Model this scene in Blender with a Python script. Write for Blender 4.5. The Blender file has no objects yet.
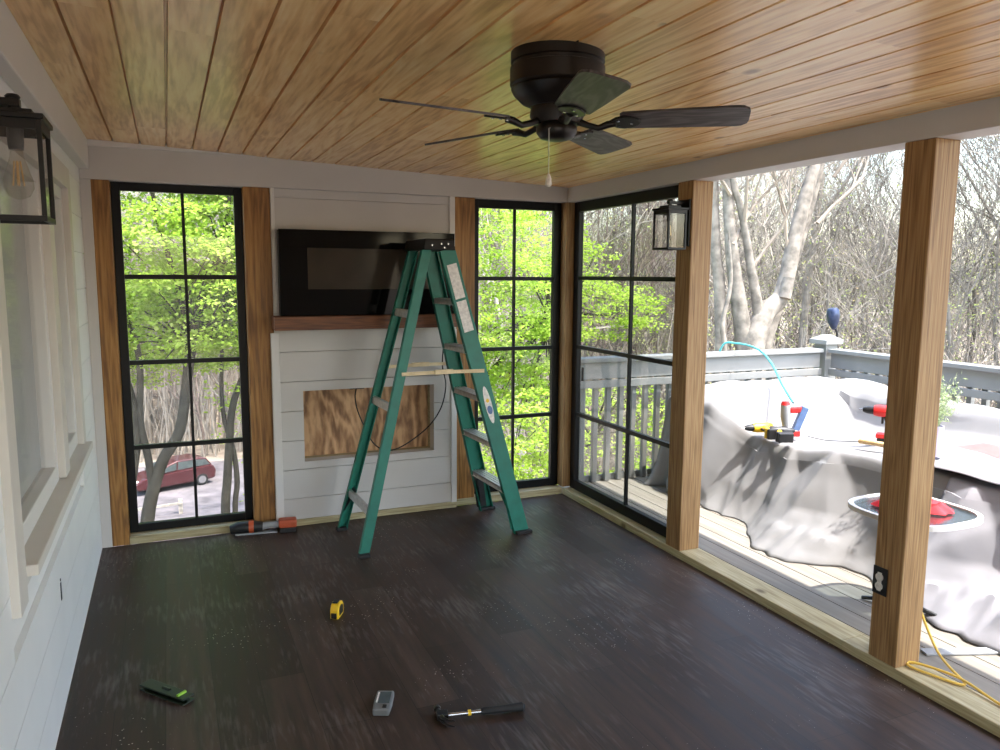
import bpy, bmesh, math, random
import numpy as np
from mathutils import Vector, Matrix, noise
C = bpy.context.scene.collection
scene = bpy.context.scene
random.seed(7)
R = math.radians

# ------------------------------------------------------------------ materials
def _new(name):
    m = bpy.data.materials.new(name); m.use_nodes = True
    nt = m.node_tree; b = nt.nodes['Principled BSDF']
    return m, nt, b
def N(nt, t, **kw):
    n = nt.nodes.new(t)
    for k, v in kw.items():
        if k in n.inputs: n.inputs[k].default_value = v
        else: setattr(n, k, v)
    return n
def ramp(nt, fac, stops):
    r = nt.nodes.new('ShaderNodeValToRGB'); nt.links.new(fac, r.inputs[0])
    e = r.color_ramp.elements
    e[0].position, e[0].color = stops[0][0], (*stops[0][1], 1)
    e[1].position, e[1].color = stops[-1][0], (*stops[-1][1], 1)
    for p, c in stops[1:-1]:
        x = e.new(p); x.color = (*c, 1)
    return r.outputs[0]
def coords(nt, scale=(1, 1, 1), rot=(0, 0, 0)):
    tc = nt.nodes.new('ShaderNodeTexCoord'); mp = nt.nodes.new('ShaderNodeMapping')
    mp.inputs['Scale'].default_value = scale; mp.inputs['Rotation'].default_value = rot
    nt.links.new(tc.outputs['Object'], mp.inputs[0]); return mp.outputs[0]
def bump(nt, b, h, strength=.2, dist=.01):
    n = N(nt, 'ShaderNodeBump', Strength=strength, Distance=dist)
    nt.links.new(h, n.inputs['Height']); nt.links.new(n.outputs[0], b.inputs['Normal'])
def mat(name, col, rough=.5, metal=0, var=.12, scale=8, bmp=0, coat=0, spec=None, trans=None):
    m, nt, b = _new(name)
    n = N(nt, 'ShaderNodeTexNoise', Scale=scale, Detail=4.0)
    nt.links.new(coords(nt), n.inputs['Vector'])
    lo = tuple(max(0, c * (1 - var)) for c in col); hi = tuple(min(1, c * (1 + var)) for c in col)
    nt.links.new(ramp(nt, n.outputs[0], [(.3, lo), (.7, hi)]), b.inputs['Base Color'])
    b.inputs['Roughness'].default_value = rough; b.inputs['Metallic'].default_value = metal
    b.inputs['Coat Weight'].default_value = coat
    if spec is not None: b.inputs['Specular IOR Level'].default_value = spec
    if bmp: bump(nt, b, n.outputs[0], bmp)
    return m
def wood(name, dark, mid, light, axis='z', s=1.0, rough=.55, knots=True, coat=0.0, pitch=None, off=0, contrast=1, stretch=.55, rings=60):
    """grain runs along axis; pitch = board width across x for per-board variation"""
    m, nt, b = _new(name); L = nt.links
    st = {'x': (stretch, 9, 9), 'y': (9, stretch, 9), 'z': (9, 9, stretch)}[axis]
    st = tuple(v * s for v in st)
    tc = nt.nodes.new('ShaderNodeTexCoord'); src = tc.outputs['Object']; rnd = None
    if pitch:
        sx = nt.nodes.new('ShaderNodeSeparateXYZ'); L.new(src, sx.inputs[0])
        a = N(nt, 'ShaderNodeMath', operation='SUBTRACT'); L.new(sx.outputs[0], a.inputs[0]); a.inputs[1].default_value = off
        d = N(nt, 'ShaderNodeMath', operation='DIVIDE'); L.new(a.outputs[0], d.inputs[0]); d.inputs[1].default_value = pitch
        f = N(nt, 'ShaderNodeMath', operation='FLOOR'); L.new(d.outputs[0], f.inputs[0])
        # butt joints: board ends every 3 m, offset per board
        w1 = N(nt, 'ShaderNodeTexWhiteNoise', noise_dimensions='1D'); L.new(f.outputs[0], w1.inputs['W'])
        mm = N(nt, 'ShaderNodeMath', operation='MULTIPLY_ADD'); L.new(w1.outputs[0], mm.inputs[0]); mm.inputs[1].default_value = 3.1
        L.new(sx.outputs[1], mm.inputs[2])
        dv = N(nt, 'ShaderNodeMath', operation='DIVIDE'); L.new(mm.outputs[0], dv.inputs[0]); dv.inputs[1].default_value = 2.1
        fl = N(nt, 'ShaderNodeMath', operation='FLOOR'); L.new(dv.outputs[0], fl.inputs[0])
        cb = nt.nodes.new('ShaderNodeCombineXYZ'); L.new(f.outputs[0], cb.inputs[0]); L.new(fl.outputs[0], cb.inputs[1])
        wn = N(nt, 'ShaderNodeTexWhiteNoise', noise_dimensions='3D'); L.new(cb.outputs[0], wn.inputs['Vector'])
        rnd = wn.outputs['Value']
        sc = N(nt, 'ShaderNodeVectorMath', operation='SCALE'); L.new(wn.outputs['Color'], sc.inputs[0]); sc.inputs['Scale'].default_value = 17
        ad = N(nt, 'ShaderNodeVectorMath', operation='ADD'); L.new(src, ad.inputs[0]); L.new(sc.outputs[0], ad.inputs[1])
        src = ad.outputs[0]
    mp = nt.nodes.new('ShaderNodeMapping'); mp.inputs['Scale'].default_value = st; L.new(src, mp.inputs[0])
    n1 = N(nt, 'ShaderNodeTexNoise', Scale=1.0, Detail=3.0, Distortion=.6); L.new(mp.outputs[0], n1.inputs['Vector'])
    # rings of the grain
    k = N(nt, 'ShaderNodeMath', operation='MULTIPLY'); L.new(n1.outputs[0], k.inputs[0]); k.inputs[1].default_value = rings
    sn = N(nt, 'ShaderNodeMath', operation='SINE'); L.new(k.outputs[0], sn.inputs[0])
    n2 = N(nt, 'ShaderNodeTexNoise', Scale=9.0, Detail=3.0); L.new(mp.outputs[0], n2.inputs['Vector'])
    g = N(nt, 'ShaderNodeMath', operation='MULTIPLY_ADD'); L.new(sn.outputs[0], g.inputs[0]); g.inputs[1].default_value = .10 * contrast
    L.new(n2.outputs[0], g.inputs[2]); fac = g.outputs[0]
    if rnd is not None:
        q = N(nt, 'ShaderNodeMath', operation='MULTIPLY_ADD'); L.new(rnd, q.inputs[0]); q.inputs[1].default_value = .26
        L.new(fac, q.inputs[2]); q2 = N(nt, 'ShaderNodeMath', operation='SUBTRACT'); L.new(q.outputs[0], q2.inputs[0]); q2.inputs[1].default_value = .13
        fac = q2.outputs[0]
    colr = ramp(nt, fac, [(.22, dark), (.5, mid), (.78, light)])
    if knots:
        mk = nt.nodes.new('ShaderNodeMapping'); mk.inputs['Scale'].default_value = {'x': (2.4, 5, 5), 'y': (4.2, 2.6, 4.2), 'z': (5, 5, 2.2)}[axis]
        L.new(src, mk.inputs[0])
        v = N(nt, 'ShaderNodeTexVoronoi', Scale=1.0); L.new(mk.outputs[0], v.inputs['Vector'])
        r2a = ramp(nt, v.outputs['Distance'], [(.05, (0, 0, 0)), (.12, (1, 1, 1))])
        gs = nt.nodes.new('ShaderNodeSeparateXYZ'); L.new(v.outputs['Color'], gs.inputs[0])
        gt = N(nt, 'ShaderNodeMath', operation='LESS_THAN'); L.new(gs.outputs[0], gt.inputs[0]); gt.inputs[1].default_value = .45
        r2 = N(nt, 'ShaderNodeMath', operation='MAXIMUM'); L.new(r2a, r2.inputs[0]); L.new(gt.outputs[0], r2.inputs[1]); r2 = r2.outputs[0]
        mx = N(nt, 'ShaderNodeMix', data_type='RGBA'); L.new(r2, mx.inputs['Factor'])
        mx.inputs[6].default_value = (dark[0] * .55, dark[1] * .5, dark[2] * .45, 1); L.new(colr, mx.inputs[7]); colr = mx.outputs[2]
        if pitch:   # scattered darker mineral streaks
            ms = nt.nodes.new('ShaderNodeMapping'); ms.inputs['Scale'].default_value = (14, 3.2, 14); L.new(src, ms.inputs[0])
            n3 = N(nt, 'ShaderNodeTexNoise', Scale=1.0, Detail=2.0); L.new(ms.outputs[0], n3.inputs['Vector'])
            r3 = ramp(nt, n3.outputs[0], [(.64, (1, 1, 1)), (.76, (.60, .52, .45))])
            mu = N(nt, 'ShaderNodeMix', data_type='RGBA', blend_type='MULTIPLY'); mu.inputs['Factor'].default_value = .35
            L.new(colr, mu.inputs[6]); L.new(r3, mu.inputs[7]); colr = mu.outputs[2]
    L.new(colr, b.inputs['Base Color']); b.inputs['Roughness'].default_value = rough
    b.inputs['Coat Weight'].default_value = coat; b.inputs['Coat Roughness'].default_value = .24
    bump(nt, b, n2.outputs[0], .15, .004)
    return m
def glass(name, tint=(.97, .98, .97), refl=1.0, rough=0.02):
    m = bpy.data.materials.new(name); m.use_nodes = True; nt = m.node_tree
    for n in list(nt.nodes):
        if n.type != 'OUTPUT_MATERIAL': nt.nodes.remove(n)
    out = nt.nodes['Material Output']
    t = nt.nodes.new('ShaderNodeBsdfTransparent'); t.inputs[0].default_value = (*tint, 1)
    g = nt.nodes.new('ShaderNodeBsdfGlossy'); g.inputs['Roughness'].default_value = rough
    fr = nt.nodes.new('ShaderNodeLayerWeight'); fr.inputs[0].default_value = .5
    pw = N(nt, 'ShaderNodeMath', operation='POWER'); pw.inputs[1].default_value = 5; nt.links.new(fr.outputs['Facing'], pw.inputs[0])
    k = N(nt, 'ShaderNodeMath', operation='MULTIPLY_ADD'); k.inputs[1].default_value = .5 * refl; k.inputs[2].default_value = .03 * refl; nt.links.new(pw.outputs[0], k.inputs[0])
    mx = nt.nodes.new('ShaderNodeMixShader'); nt.links.new(k.outputs[0], mx.inputs[0])
    nt.links.new(t.outputs[0], mx.inputs[1]); nt.links.new(g.outputs[0], mx.inputs[2]); nt.links.new(mx.outputs[0], out.inputs[0])
    return m
def leafmat(name, c1, c2, c3, tr=.45):
    m = bpy.data.materials.new(name); m.use_nodes = True; nt = m.node_tree
    b = nt.nodes['Principled BSDF']; nt.nodes.remove(b); out = nt.nodes['Material Output']
    n = N(nt, 'ShaderNodeTexNoise', Scale=2.6, Detail=8.0, Roughness=.7); nt.links.new(coords(nt), n.inputs['Vector'])
    col = ramp(nt, n.outputs[0], [(.35, c1), (.5, c2), (.65, c3)])
    d = nt.nodes.new('ShaderNodeBsdfDiffuse'); t = nt.nodes.new('ShaderNodeBsdfTranslucent'); mx = nt.nodes.new('ShaderNodeMixShader')
    nt.links.new(col, d.inputs[0]); nt.links.new(col, t.inputs[0]); mx.inputs[0].default_value = tr
    nt.links.new(d.outputs[0], mx.inputs[1]); nt.links.new(t.outputs[0], mx.inputs[2]); nt.links.new(mx.outputs[0], out.inputs[0])
    return m

M = {}
M['white'] = mat('white_paint', (.56, .535, .505), .5, var=.03, scale=3)
M['white2'] = mat('white_trim_paint', (.68, .66, .63), .42, var=.02, scale=3)
M['cream'] = mat('cream_trim', (.64, .60, .54), .5, var=.04, scale=4)
M['black'] = mat('black_frame', (.004, .004, .0045), .4, var=.2, scale=20, spec=.25)
M['siding'] = mat('white_siding', (.80, .79, .76), .5, var=.03, scale=3)
M['blackmetal'] = mat('black_metal', (.007, .006, .0055), .42, spec=.3, var=.3, scale=30)
M['bronze'] = mat('dark_bronze', (.010, .007, .0055), .35, spec=.4, var=.35, scale=14)
M['rubber'] = mat('black_rubber', (.009, .009, .009), .7, var=.3, scale=30)
M['cedar'] = wood('cedar', (0.175, 0.088, 0.030), (0.31, 0.175, 0.066), (0.41, 0.255, 0.112), 'z', 1.6, .6, stretch=.3)
M['trimwood'] = wood('stained_pine', (0.170, 0.072, 0.015), (0.306, 0.140, 0.032), (0.408, 0.204, 0.055), 'z', .8, .5, stretch=.7, contrast=1.5)
M['mantel'] = wood('mantel_wood', (.07, .022, .008), (.16, .055, .020), (.24, .09, .032), 'x', 1.2, .5)
M['ply'] = wood('plywood', (.22, .11, .05), (.42, .23, .11), (.62, .38, .20), 'z', .42, .6, contrast=2.4, stretch=3.0, rings=46)
M['sill'] = wood('treated_lumber', (0.289, 0.230, 0.111), (0.425, 0.357, 0.196), (0.527, 0.459, 0.281), 'y', 1.0, .7, knots=True)
M['sillx'] = wood('treated_lumber_across', (0.272, 0.216, 0.104), (0.400, 0.336, 0.184), (0.496, 0.432, 0.264), 'x', 1.0, .7, knots=True)
PITCH = .1424
M['pine'] = wood('knotty_pine', (.62, .32, .11), (.86, .53, .21), (.95, .67, .33), 'y', .7, .36, pitch=PITCH, off=.0436, coat=.5, contrast=1.4, stretch=.7, rings=46)
M['stick'] = wood('stick_wood', (.5, .3, .12), (.62, .42, .2), (.7, .5, .28), 'x', 2, .5, knots=False)
M['blade'] = wood('blade_wood', (.040, .031, .032), (.062, .050, .052), (.105, .088, .092), 'x', 1.0, .42, knots=False, contrast=2.5, stretch=1.5, rings=70)
M['fibre'] = mat('green_fibreglass', (.006, .155, .105), .45, var=.15, scale=12, bmp=.05)
M['alu'] = mat('aluminium', (.60, .57, .53), .42, metal=.45, var=.15, scale=40)
M['brace'] = mat('tan_brace', (.62, .50, .30), .45, metal=.2, var=.15, scale=20)
M['steel'] = mat('steel', (.45, .45, .46), .25, metal=.9, var=.2, scale=30)
M['sticker'] = mat('sticker', (.72, .69, .64), .5, var=.18, scale=60)
M['cloth'] = mat('canvas', (0.212, 0.210, 0.212), .9, var=.05, scale=5, bmp=.1)
M['cloth2'] = mat('canvas_light', (0.240, 0.237, 0.260), .85, var=.05, scale=5, bmp=.1)
M['rail'] = mat('rail_paint', (0.213, 0.219, 0.213), .6, var=.05, scale=6)
M['deck'] = None
M['yellow'] = mat('yellow_plastic', (.80, .50, .02), .4, var=.08)
M['red'] = mat('red_plastic', (.60, .02, .02), .4, var=.12, scale=20)
M['redcloth'] = mat('red_fabric', (.72, .02, .03), .8, var=.2, scale=20)
M['orange'] = mat('orange_plastic', (.50, .09, .03), .4, var=.15, scale=20)
M['dark'] = mat('dark_plastic', (.012, .0125, .014), .45, var=.3, scale=30)
M['grey'] = mat('grey_plastic', (.30, .31, .32), .5, var=.1, scale=20)
M['darkgreen'] = mat('dark_green_plastic', (.008, .014, .005), .4, var=.3, scale=30)
M['lime'] = mat('lime_vial', (.22, .42, .03), .3, var=.2, scale=20)
M['blue'] = mat('blue_plastic', (.10, .17, .34), .4, var=.2, scale=20)
M['navy'] = mat('navy_metal', (.035, .05, .10), .3, metal=.4, var=.3, scale=20)
M['teal'] = mat('teal_hose', (0.070, 0.364, 0.385), .4, var=.06)
M['cord'] = mat('yellow_cord', (.75, .50, .09), .5, var=.08)
M['tabletop'] = mat('brown_table', (.20, .10, .09), .45, var=.15, scale=9)
M['bark'] = mat('maple_bark', (.032, .028, .020), .9, var=.35, scale=9, bmp=.4)
M['barkg'] = mat('grey_bark', (0.193, 0.172, 0.143), .9, var=.45, scale=7, bmp=.4)
M['barkp'] = mat('pale_bark', (0.303, 0.271, 0.226), .9, var=.3, scale=5, bmp=.3)
M['barkb'] = mat('brown_bark', (0.160, 0.120, 0.100), .9, var=.35, scale=7, bmp=.3)
M['twig'] = mat('twigs', (0.271, 0.230, 0.184), .9, var=.3, scale=2)
M['leaf'] = leafmat('maple_leaves', (0.187, 0.328, 0.031), (0.343, 0.491, 0.070), (0.530, 0.624, 0.203), .5)
M['bud'] = leafmat('spring_buds', (0.336, 0.416, 0.128), (0.416, 0.480, 0.192), (0.496, 0.368, 0.224), .5)
M['fern'] = leafmat('fern_leaves', (0.280, 0.360, 0.176), (0.400, 0.480, 0.280), (0.480, 0.544, 0.360), .4)
M['carred'] = mat('maroon_car_paint', (.065, .014, .016), .25, metal=.3, var=.1, scale=2, coat=.8)
M['carglass'] = mat('car_glass', (.05, .06, .06), .08, var=.2)
M['glass'] = glass('window_glass', (.97, .98, .97), .8)
M['glassr'] = glass('side_window_vinyl', (.80, .81, .80), 1.0)
M['lampglass'] = glass('lantern_glass', (.93, .93, .93), 1.0)
M['bulb'] = glass('bulb_glass', (.90, .88, .84), 1.6)
M['tableglass'] = glass('table_glass', (.55, .60, .60), 2.0, .12)
M['shadeglass'] = glass('left_window_glass', (.95, .95, .95), .25)
M['fil'] = mat('amber_filament', (.75, .45, .15), .5)
M['shade'] = mat('window_shade', (.47, .47, .45), .7, var=.05, scale=5)
M['screen'] = mat('gloss_black_glass', (.004, .0035, .0035), .08, var=.2, scale=5, spec=.18)
M['reflpane'] = mat('pane_reflection_tint', (.040, .030, .022), .16, var=.25, scale=4, spec=.3)  # brown colour stands in for the pine ceiling reflected in the black glass
M['lcd'] = mat('lcd_screen', (.10, .12, .12), .15, var=.2)
M['vase'] = mat('lilac_vase', (.62, .58, .75), .4, var=.06)

def floor_material():
    m, nt, b = _new('dark_plank_floor'); L = nt.links
    v = coords(nt, (1, 1, 1), (0, 0, R(90)))
    br = N(nt, 'ShaderNodeTexBrick', Scale=1.0); br.inputs['Brick Width'].default_value = 1.22; br.inputs['Row Height'].default_value = .18
    br.inputs['Mortar Size'].default_value = .0012; br.offset = .37; br.inputs['Mortar Smooth'].default_value = .3
    br.inputs['Color1'].default_value = (.040, .025, .019, 1); br.inputs['Color2'].default_value = (.072, .048, .037, 1); br.inputs['Mortar'].default_value = (.02, .015, .012, 1)
    br.inputs['Bias'].default_value = -.1
    L.new(v, br.inputs['Vector'])
    n = N(nt, 'ShaderNodeTexNoise', Scale=1.0, Detail=5.0, Roughness=.6); L.new(coords(nt, (22, 1.6, 5)), n.inputs['Vector'])
    r = ramp(nt, n.outputs[0], [(.3, (.5, .5, .5)), (.7, (1.45, 1.4, 1.35))])
    mu = N(nt, 'ShaderNodeMix', data_type='RGBA', blend_type='MULTIPLY'); mu.inputs['Factor'].default_value = 1
    L.new(br.outputs['Color'], mu.inputs[6]); L.new(r, mu.inputs[7])
    # cross-sawn marks and pale wear
    n2 = N(nt, 'ShaderNodeTexNoise', Scale=1.0, Detail=3.0); L.new(coords(nt, (60, 7, 5)), n2.inputs['Vector'])
    n4 = N(nt, 'ShaderNodeTexNoise', Scale=2.2, Detail=3.0); L.new(coords(nt), n4.inputs['Vector'])
    pr = N(nt, 'ShaderNodeMath', operation='MULTIPLY'); L.new(n2.outputs[0], pr.inputs[0]); L.new(n4.outputs[0], pr.inputs[1])
    f2 = ramp(nt, pr.outputs[0], [(.28, (0, 0, 0)), (.46, (.5, .5, .5))])
    m2 = N(nt, 'ShaderNodeMix', data_type='RGBA'); L.new(f2, m2.inputs['Factor']); L.new(mu.outputs[2], m2.inputs[6]); m2.inputs[7].default_value = (.17, .145, .13, 1)
    # sawdust specks
    vo = N(nt, 'ShaderNodeTexVoronoi', Scale=46.0); L.new(coords(nt), vo.inputs['Vector'])
    n3 = N(nt, 'ShaderNodeTexNoise', Scale=1.7, Detail=2.0); L.new(coords(nt), n3.inputs['Vector'])
    r3 = ramp(nt, n3.outputs[0], [(.46, (0, 0, 0)), (.66, (.13, .13, .13))])
    lt = N(nt, 'ShaderNodeMath', operation='LESS_THAN'); L.new(vo.outputs['Distance'], lt.inputs[0]); L.new(r3, lt.inputs[1])
    m3 = N(nt, 'ShaderNodeMix', data_type='RGBA'); L.new(lt.outputs[0], m3.inputs['Factor']); L.new(m2.outputs[2], m3.inputs[6]); m3.inputs[7].default_value = (.42, .36, .30, 1)
    L.new(m3.outputs[2], b.inputs['Base Color'])
    rr = ramp(nt, n.outputs[0], [(.3, (.40, .40, .40)), (.7, (.56, .56, .56))]); L.new(rr, b.inputs['Roughness'])
    b.inputs['Specular IOR Level'].default_value = .27
    bump(nt, b, n.outputs[0], .12, .003)
    return m
M['floor'] = floor_material()
def deck_material():
    m, nt, b = _new('deck_boards'); L = nt.links
    n = N(nt, 'ShaderNodeTexNoise', Scale=1.0, Detail=5.0); L.new(coords(nt, (30, 1.5, 5)), n.inputs['Vector'])
    c = ramp(nt, n.outputs[0], [(.3, (.18, .16, .132)), (.7, (.255, .235, .20))])
    n2 = N(nt, 'ShaderNodeTexNoise', Scale=2.5, Detail=6.0, Roughness=.7); L.new(coords(nt), n2.inputs['Vector'])
    f = ramp(nt, n2.outputs[0], [(.58, (0, 0, 0)), (.70, (.6, .6, .6))])
    mx = N(nt, 'ShaderNodeMix', data_type='RGBA'); L.new(f, mx.inputs['Factor']); L.new(c, mx.inputs[6]); mx.inputs[7].default_value = (.22, .18, .14, 1)
    L.new(mx.outputs[2], b.inputs['Base Color']); b.inputs['Roughness'].default_value = .8
    return m
M['deck'] = deck_material()
def ground_material():
    m, nt, b = _new('leaf_litter'); L = nt.links
    n = N(nt, 'ShaderNodeTexNoise', Scale=.35, Detail=10.0, Roughness=.75); L.new(coords(nt), n.inputs['Vector'])
    c = ramp(nt, n.outputs[0], [(.32, (.11, .085, .06)), (.5, (.22, .175, .135)), (.62, (.31, .265, .21)), (.72, (.18, .23, .09))])
    L.new(c, b.inputs['Base Color']); b.inputs['Roughness'].default_value = .95
    bump(nt, b, n.outputs[0], .8, .3)
    return m
M['ground'] = ground_material()
M['gravel'] = mat('pale_gravel', (.115, .10, .104), .9, var=.35, scale=1.2, bmp=.5)

# ------------------------------------------------------------------ mesh building
OFF = {}          # world position of the root that a child mesh hangs from
class MB:
    def __init__(s): s.v = []; s.f = []; s.mi = []
    def add(s, vs, fs, mi=0):
        n = len(s.v); s.v += [tuple(v) for v in vs]; s.f += [tuple(i + n for i in f) for f in fs]; s.mi += [mi] * len(fs); return s
    def box(s, a, b, mi=0, mtx=None):
        x0, y0, z0 = a; x1, y1, z1 = b
        vs = [Vector(p) for p in ((x0, y0, z0), (x1, y0, z0), (x1, y1, z0), (x0, y1, z0), (x0, y0, z1), (x1, y0, z1), (x1, y1, z1), (x0, y1, z1))]
        if mtx: vs = [mtx @ v for v in vs]
        return s.add(vs, [(0, 3, 2, 1), (4, 5, 6, 7), (0, 1, 5, 4), (1, 2, 6, 5), (2, 3, 7, 6), (3, 0, 4, 7)], mi)
    def beam(s, p, q, w, d, side=(0, 1, 0), mi=0):
        """rectangular bar from p to q; w along side, d across"""
        p, q = Vector(p), Vector(q); t = (q - p).normalized(); sd = Vector(side); sd = (sd - sd.dot(t) * t).normalized(); u = t.cross(sd)
        vs = [c + sd * a * w / 2 + u * b * d / 2 for c in (p, q) for a, b in ((-1, -1), (1, -1), (1, 1), (-1, 1))]
        return s.add(vs, [(0, 1, 2, 3), (7, 6, 5, 4), (0, 4, 5, 1), (1, 5, 6, 2), (2, 6, 7, 3), (3, 7, 4, 0)], mi)
    def tube(s, pts, rad, n=8, mi=0, cap=True):
        pts = [Vector(p) for p in pts]; k = len(pts)
        if not hasattr(rad, '__len__'): rad = [rad] * k
        up = None; base = len(s.v); vs = []
        for i, p in enumerate(pts):
            t = (pts[min(i + 1, k - 1)] - pts[max(i - 1, 0)])
            t = t.normalized() if t.length > 1e-9 else Vector((0, 0, 1))
            if up is None: up = t.orthogonal().normalized()
            up = (up - up.dot(t) * t)
            up = up.normalized() if up.length > 1e-6 else t.orthogonal().normalized()
            w = t.cross(up)
            for j in range(n):
                a = 2 * math.pi * j / n; vs.append(p + (up * math.cos(a) + w * math.sin(a)) * rad[i])
        fs = [(i * n + j, i * n + (j + 1) % n, (i + 1) * n + (j + 1) % n, (i + 1) * n + j) for i in range(k - 1) for j in range(n)]
        if cap: fs += [tuple(range(n - 1, -1, -1)), tuple((k - 1) * n + j for j in range(n))]
        return s.add(vs, fs, mi)
    def lathe(s, prof, c=(0, 0, 0), n=28, mi=0, mtx=None):
        vs = []; c = Vector(c)
        for r, z in prof:
            for j in range(n):
                a = 2 * math.pi * j / n; v = Vector((r * math.cos(a), r * math.sin(a), z))
                vs.append((mtx @ v if mtx else v) + c)
        k = len(prof)
        fs = [(i * n + j, i * n + (j + 1) % n, (i + 1) * n + (j + 1) % n, (i + 1) * n + j) for i in range(k - 1) for j in range(n)]
        fs += [tuple(range(n - 1, -1, -1)), tuple((k - 1) * n + j for j in range(n))]
        return s.add(vs, fs, mi)
    def prism(s, poly, z0, z1, mi=0, mtx=None):
        n = len(poly); vs = [Vector((x, y, z)) for z in (z0, z1) for x, y in poly]
        if mtx: vs = [mtx @ v for v in vs]
        return s.add(vs, [tuple(range(n - 1, -1, -1)), tuple(range(n, 2 * n))] + [(i, (i + 1) % n, n + (i + 1) % n, n + i) for i in range(n)], mi)
    def build(s, name, m, parent=None, smooth=False, bev=0, world=True, origin=None):
        ms = m if isinstance(m, (list, tuple)) else [m]
        if parent is not None: off = OFF.get(parent, Vector((0, 0, 0)))
        elif origin is not None: off = Vector(origin)
        else:
            a = np.array(s.v); off = Vector((float(a[:, 0].mean()), float(a[:, 1].mean()), float(a[:, 2].min())))
        me = bpy.data.meshes.new(name)
        me.from_pydata([(v[0] - off[0], v[1] - off[1], v[2] - off[2]) for v in s.v], [], s.f)
        for x in ms: me.materials.append(x)
        me.polygons.foreach_set('material_index', s.mi)
        bm = bmesh.new(); bm.from_mesh(me); bmesh.ops.recalc_face_normals(bm, faces=bm.faces); bm.to_mesh(me); bm.free()
        o = bpy.data.objects.new(name, me); C.objects.link(o); OFF[o] = off
        if parent is not None: o.parent = parent
        else: o.location = off
        if smooth:
            me.polygons.foreach_set('use_smooth', [True] * len(me.polygons))
            try: me.set_sharp_from_angle(angle=R(40))
            except Exception: pass
        if bev:
            b = o.modifiers.new('bevel', 'BEVEL'); b.width = bev; b.segments = 2; b.limit_method = 'ANGLE'; b.angle_limit = R(40)
        return o
def thing(name, label, cat, loc, group=None):
    o = bpy.data.objects.new(name, None); C.objects.link(o); o.location = loc; o.empty_display_size = .1
    o['label'] = label; o['category'] = cat
    if group: o['group'] = group
    OFF[o] = Vector(loc); return o
def tag(o, label, cat, group=None):
    o['label'] = label; o['category'] = cat
    if group: o['group'] = group
    return o
def struct(o): o['kind'] = 'structure'; return o
def kids(o): return [c for c in bpy.data.objects if c.parent == o]
def dup(root, loc=None, rot=None, label=None, group=None, scale=None):
    r = root.copy(); C.objects.link(r)
    if loc is not None: r.location = loc
    if rot is not None: r.rotation_euler = rot
    if scale is not None: r.scale = scale
    if label: r['label'] = label
    if group: r['group'] = group
    def rec(a, b):
        for ch in kids(a):
            c = ch.copy(); C.objects.link(c); c.parent = b; rec(ch, c)
    rec(root, r)
    return r

# ------------------------------------------------------------------ the porch shell
W = 3.186; ZT = 2.2186; ZC = 2.44; YB = -6.6
def ceil_z(x): return 2.44 - .1181 * (x - .055) / 3.131
# floor
struct(MB().box((0, YB, -.10), (W, 0, 0)).build('floor', M['floor'], origin=(0, 0, 0)))
# ceiling: tongue and groove boards with V joints, following the slope
cm = MB(); xs = []; k = 0; x = .0436 - PITCH
prof = []
while x < W + .15:
    prof += [(x - .003, .022), (x + .003, .022), (x + .0055, 0.0), (x + PITCH - .0055, 0.0)]; x += PITCH
prof.append((x, .022))
vs = []; fs = []
for y in (YB, 0.0):
    for px, dz in prof: vs.append((px, y, ceil_z(px) + dz))
n = len(prof)
for y in (YB, 0.0):
    for px, dz in prof: vs.append((px, y, ceil_z(px) + .05))
fs = [(i, i + 1, n + i + 1, n + i) for i in range(n - 1)] + [(2 * n + i, 3 * n + i, 3 * n + i + 1, 2 * n + i + 1) for i in range(n - 1)]
fs += [(i, i + 1, 2 * n + i + 1, 2 * n + i) for i in range(n - 1)] + [(n + i, n + i + 1, 3 * n + i + 1, 3 * n + i) for i in range(n - 1)]
fs += [(0, n, 3 * n, 2 * n), (n - 1, 2 * n - 1, 4 * n - 1, 3 * n - 1)]
cm.add(vs, fs); struct(cm.build('ceiling', M['pine'], origin=(0, 0, 0)))
# roof above with its overhang
struct(MB().add([(-.4, YB - .3, 2.57), (4.46, YB - .3, 2.525), (4.46, .55, 2.525), (-.4, .55, 2.57), (-.4, YB - .3, 2.72), (4.46, YB - .3, 2.62), (4.46, .55, 2.62), (-.4, .55, 2.72)],
    [(0, 3, 2, 1), (4, 5, 6, 7), (0, 1, 5, 4), (1, 2, 6, 5), (2, 3, 7, 6), (3, 0, 4, 7)]).build('roof', M['white'], origin=(0, 0, 2.4)))

# back wall: white header, posts, boards
hd = MB().box((0, -.012, ZT), (W, .14, 2.56)).build('trim_1', M['white'], bev=.003); struct(hd)          # header
struct(MB().box((.0, -.03, 2.405), (W, -.0125, 2.44)).build('trim_2', M['white2'], bev=.004))             # small crown strip
struct(MB().box((0, -.004, 0), (.056, .14, ZT)).build('trim_3', M['white'], bev=.002))                     # corner board
# shiplap chimney breast with niche
NX0, NX1, NZ0, NZ1 = 1.230, 2.135, .440, .912
wall = MB(); x0, x1 = 1.061, 2.303; f = 0.0
joints = [.045] + [.19 + .197 * i for i in range(11)]
rows = list(zip(joints[:-1], joints[1:])) + [(joints[-1], ZT)]
for z0, z1 in rows:
    g = .004
    front = -.028 if z0 < 1.25 else .004
    def slab(a, b, c, d):
        if b - a > .002 and d - c > .004: wall.box((a, front, c + g * .5), (b, .06, d - g * .5))
    if z1 <= NZ0 or z0 >= NZ1: slab(x0, x1, z0, z1)
    else:
        slab(x0, NX0, z0, z1); slab(NX1, x1, z0, z1)
        slab(NX0, NX1, z0, min(z1, NZ0)) if z0 < NZ0 else None
        slab(NX0, NX1, max(z0, NZ1), z1) if z1 > NZ1 else None
wall.box((x0, .02, .045), (NX0 + .001, .06, ZT)).box((NX1 - .001, .02, .045), (x1, .06, ZT))
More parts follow.
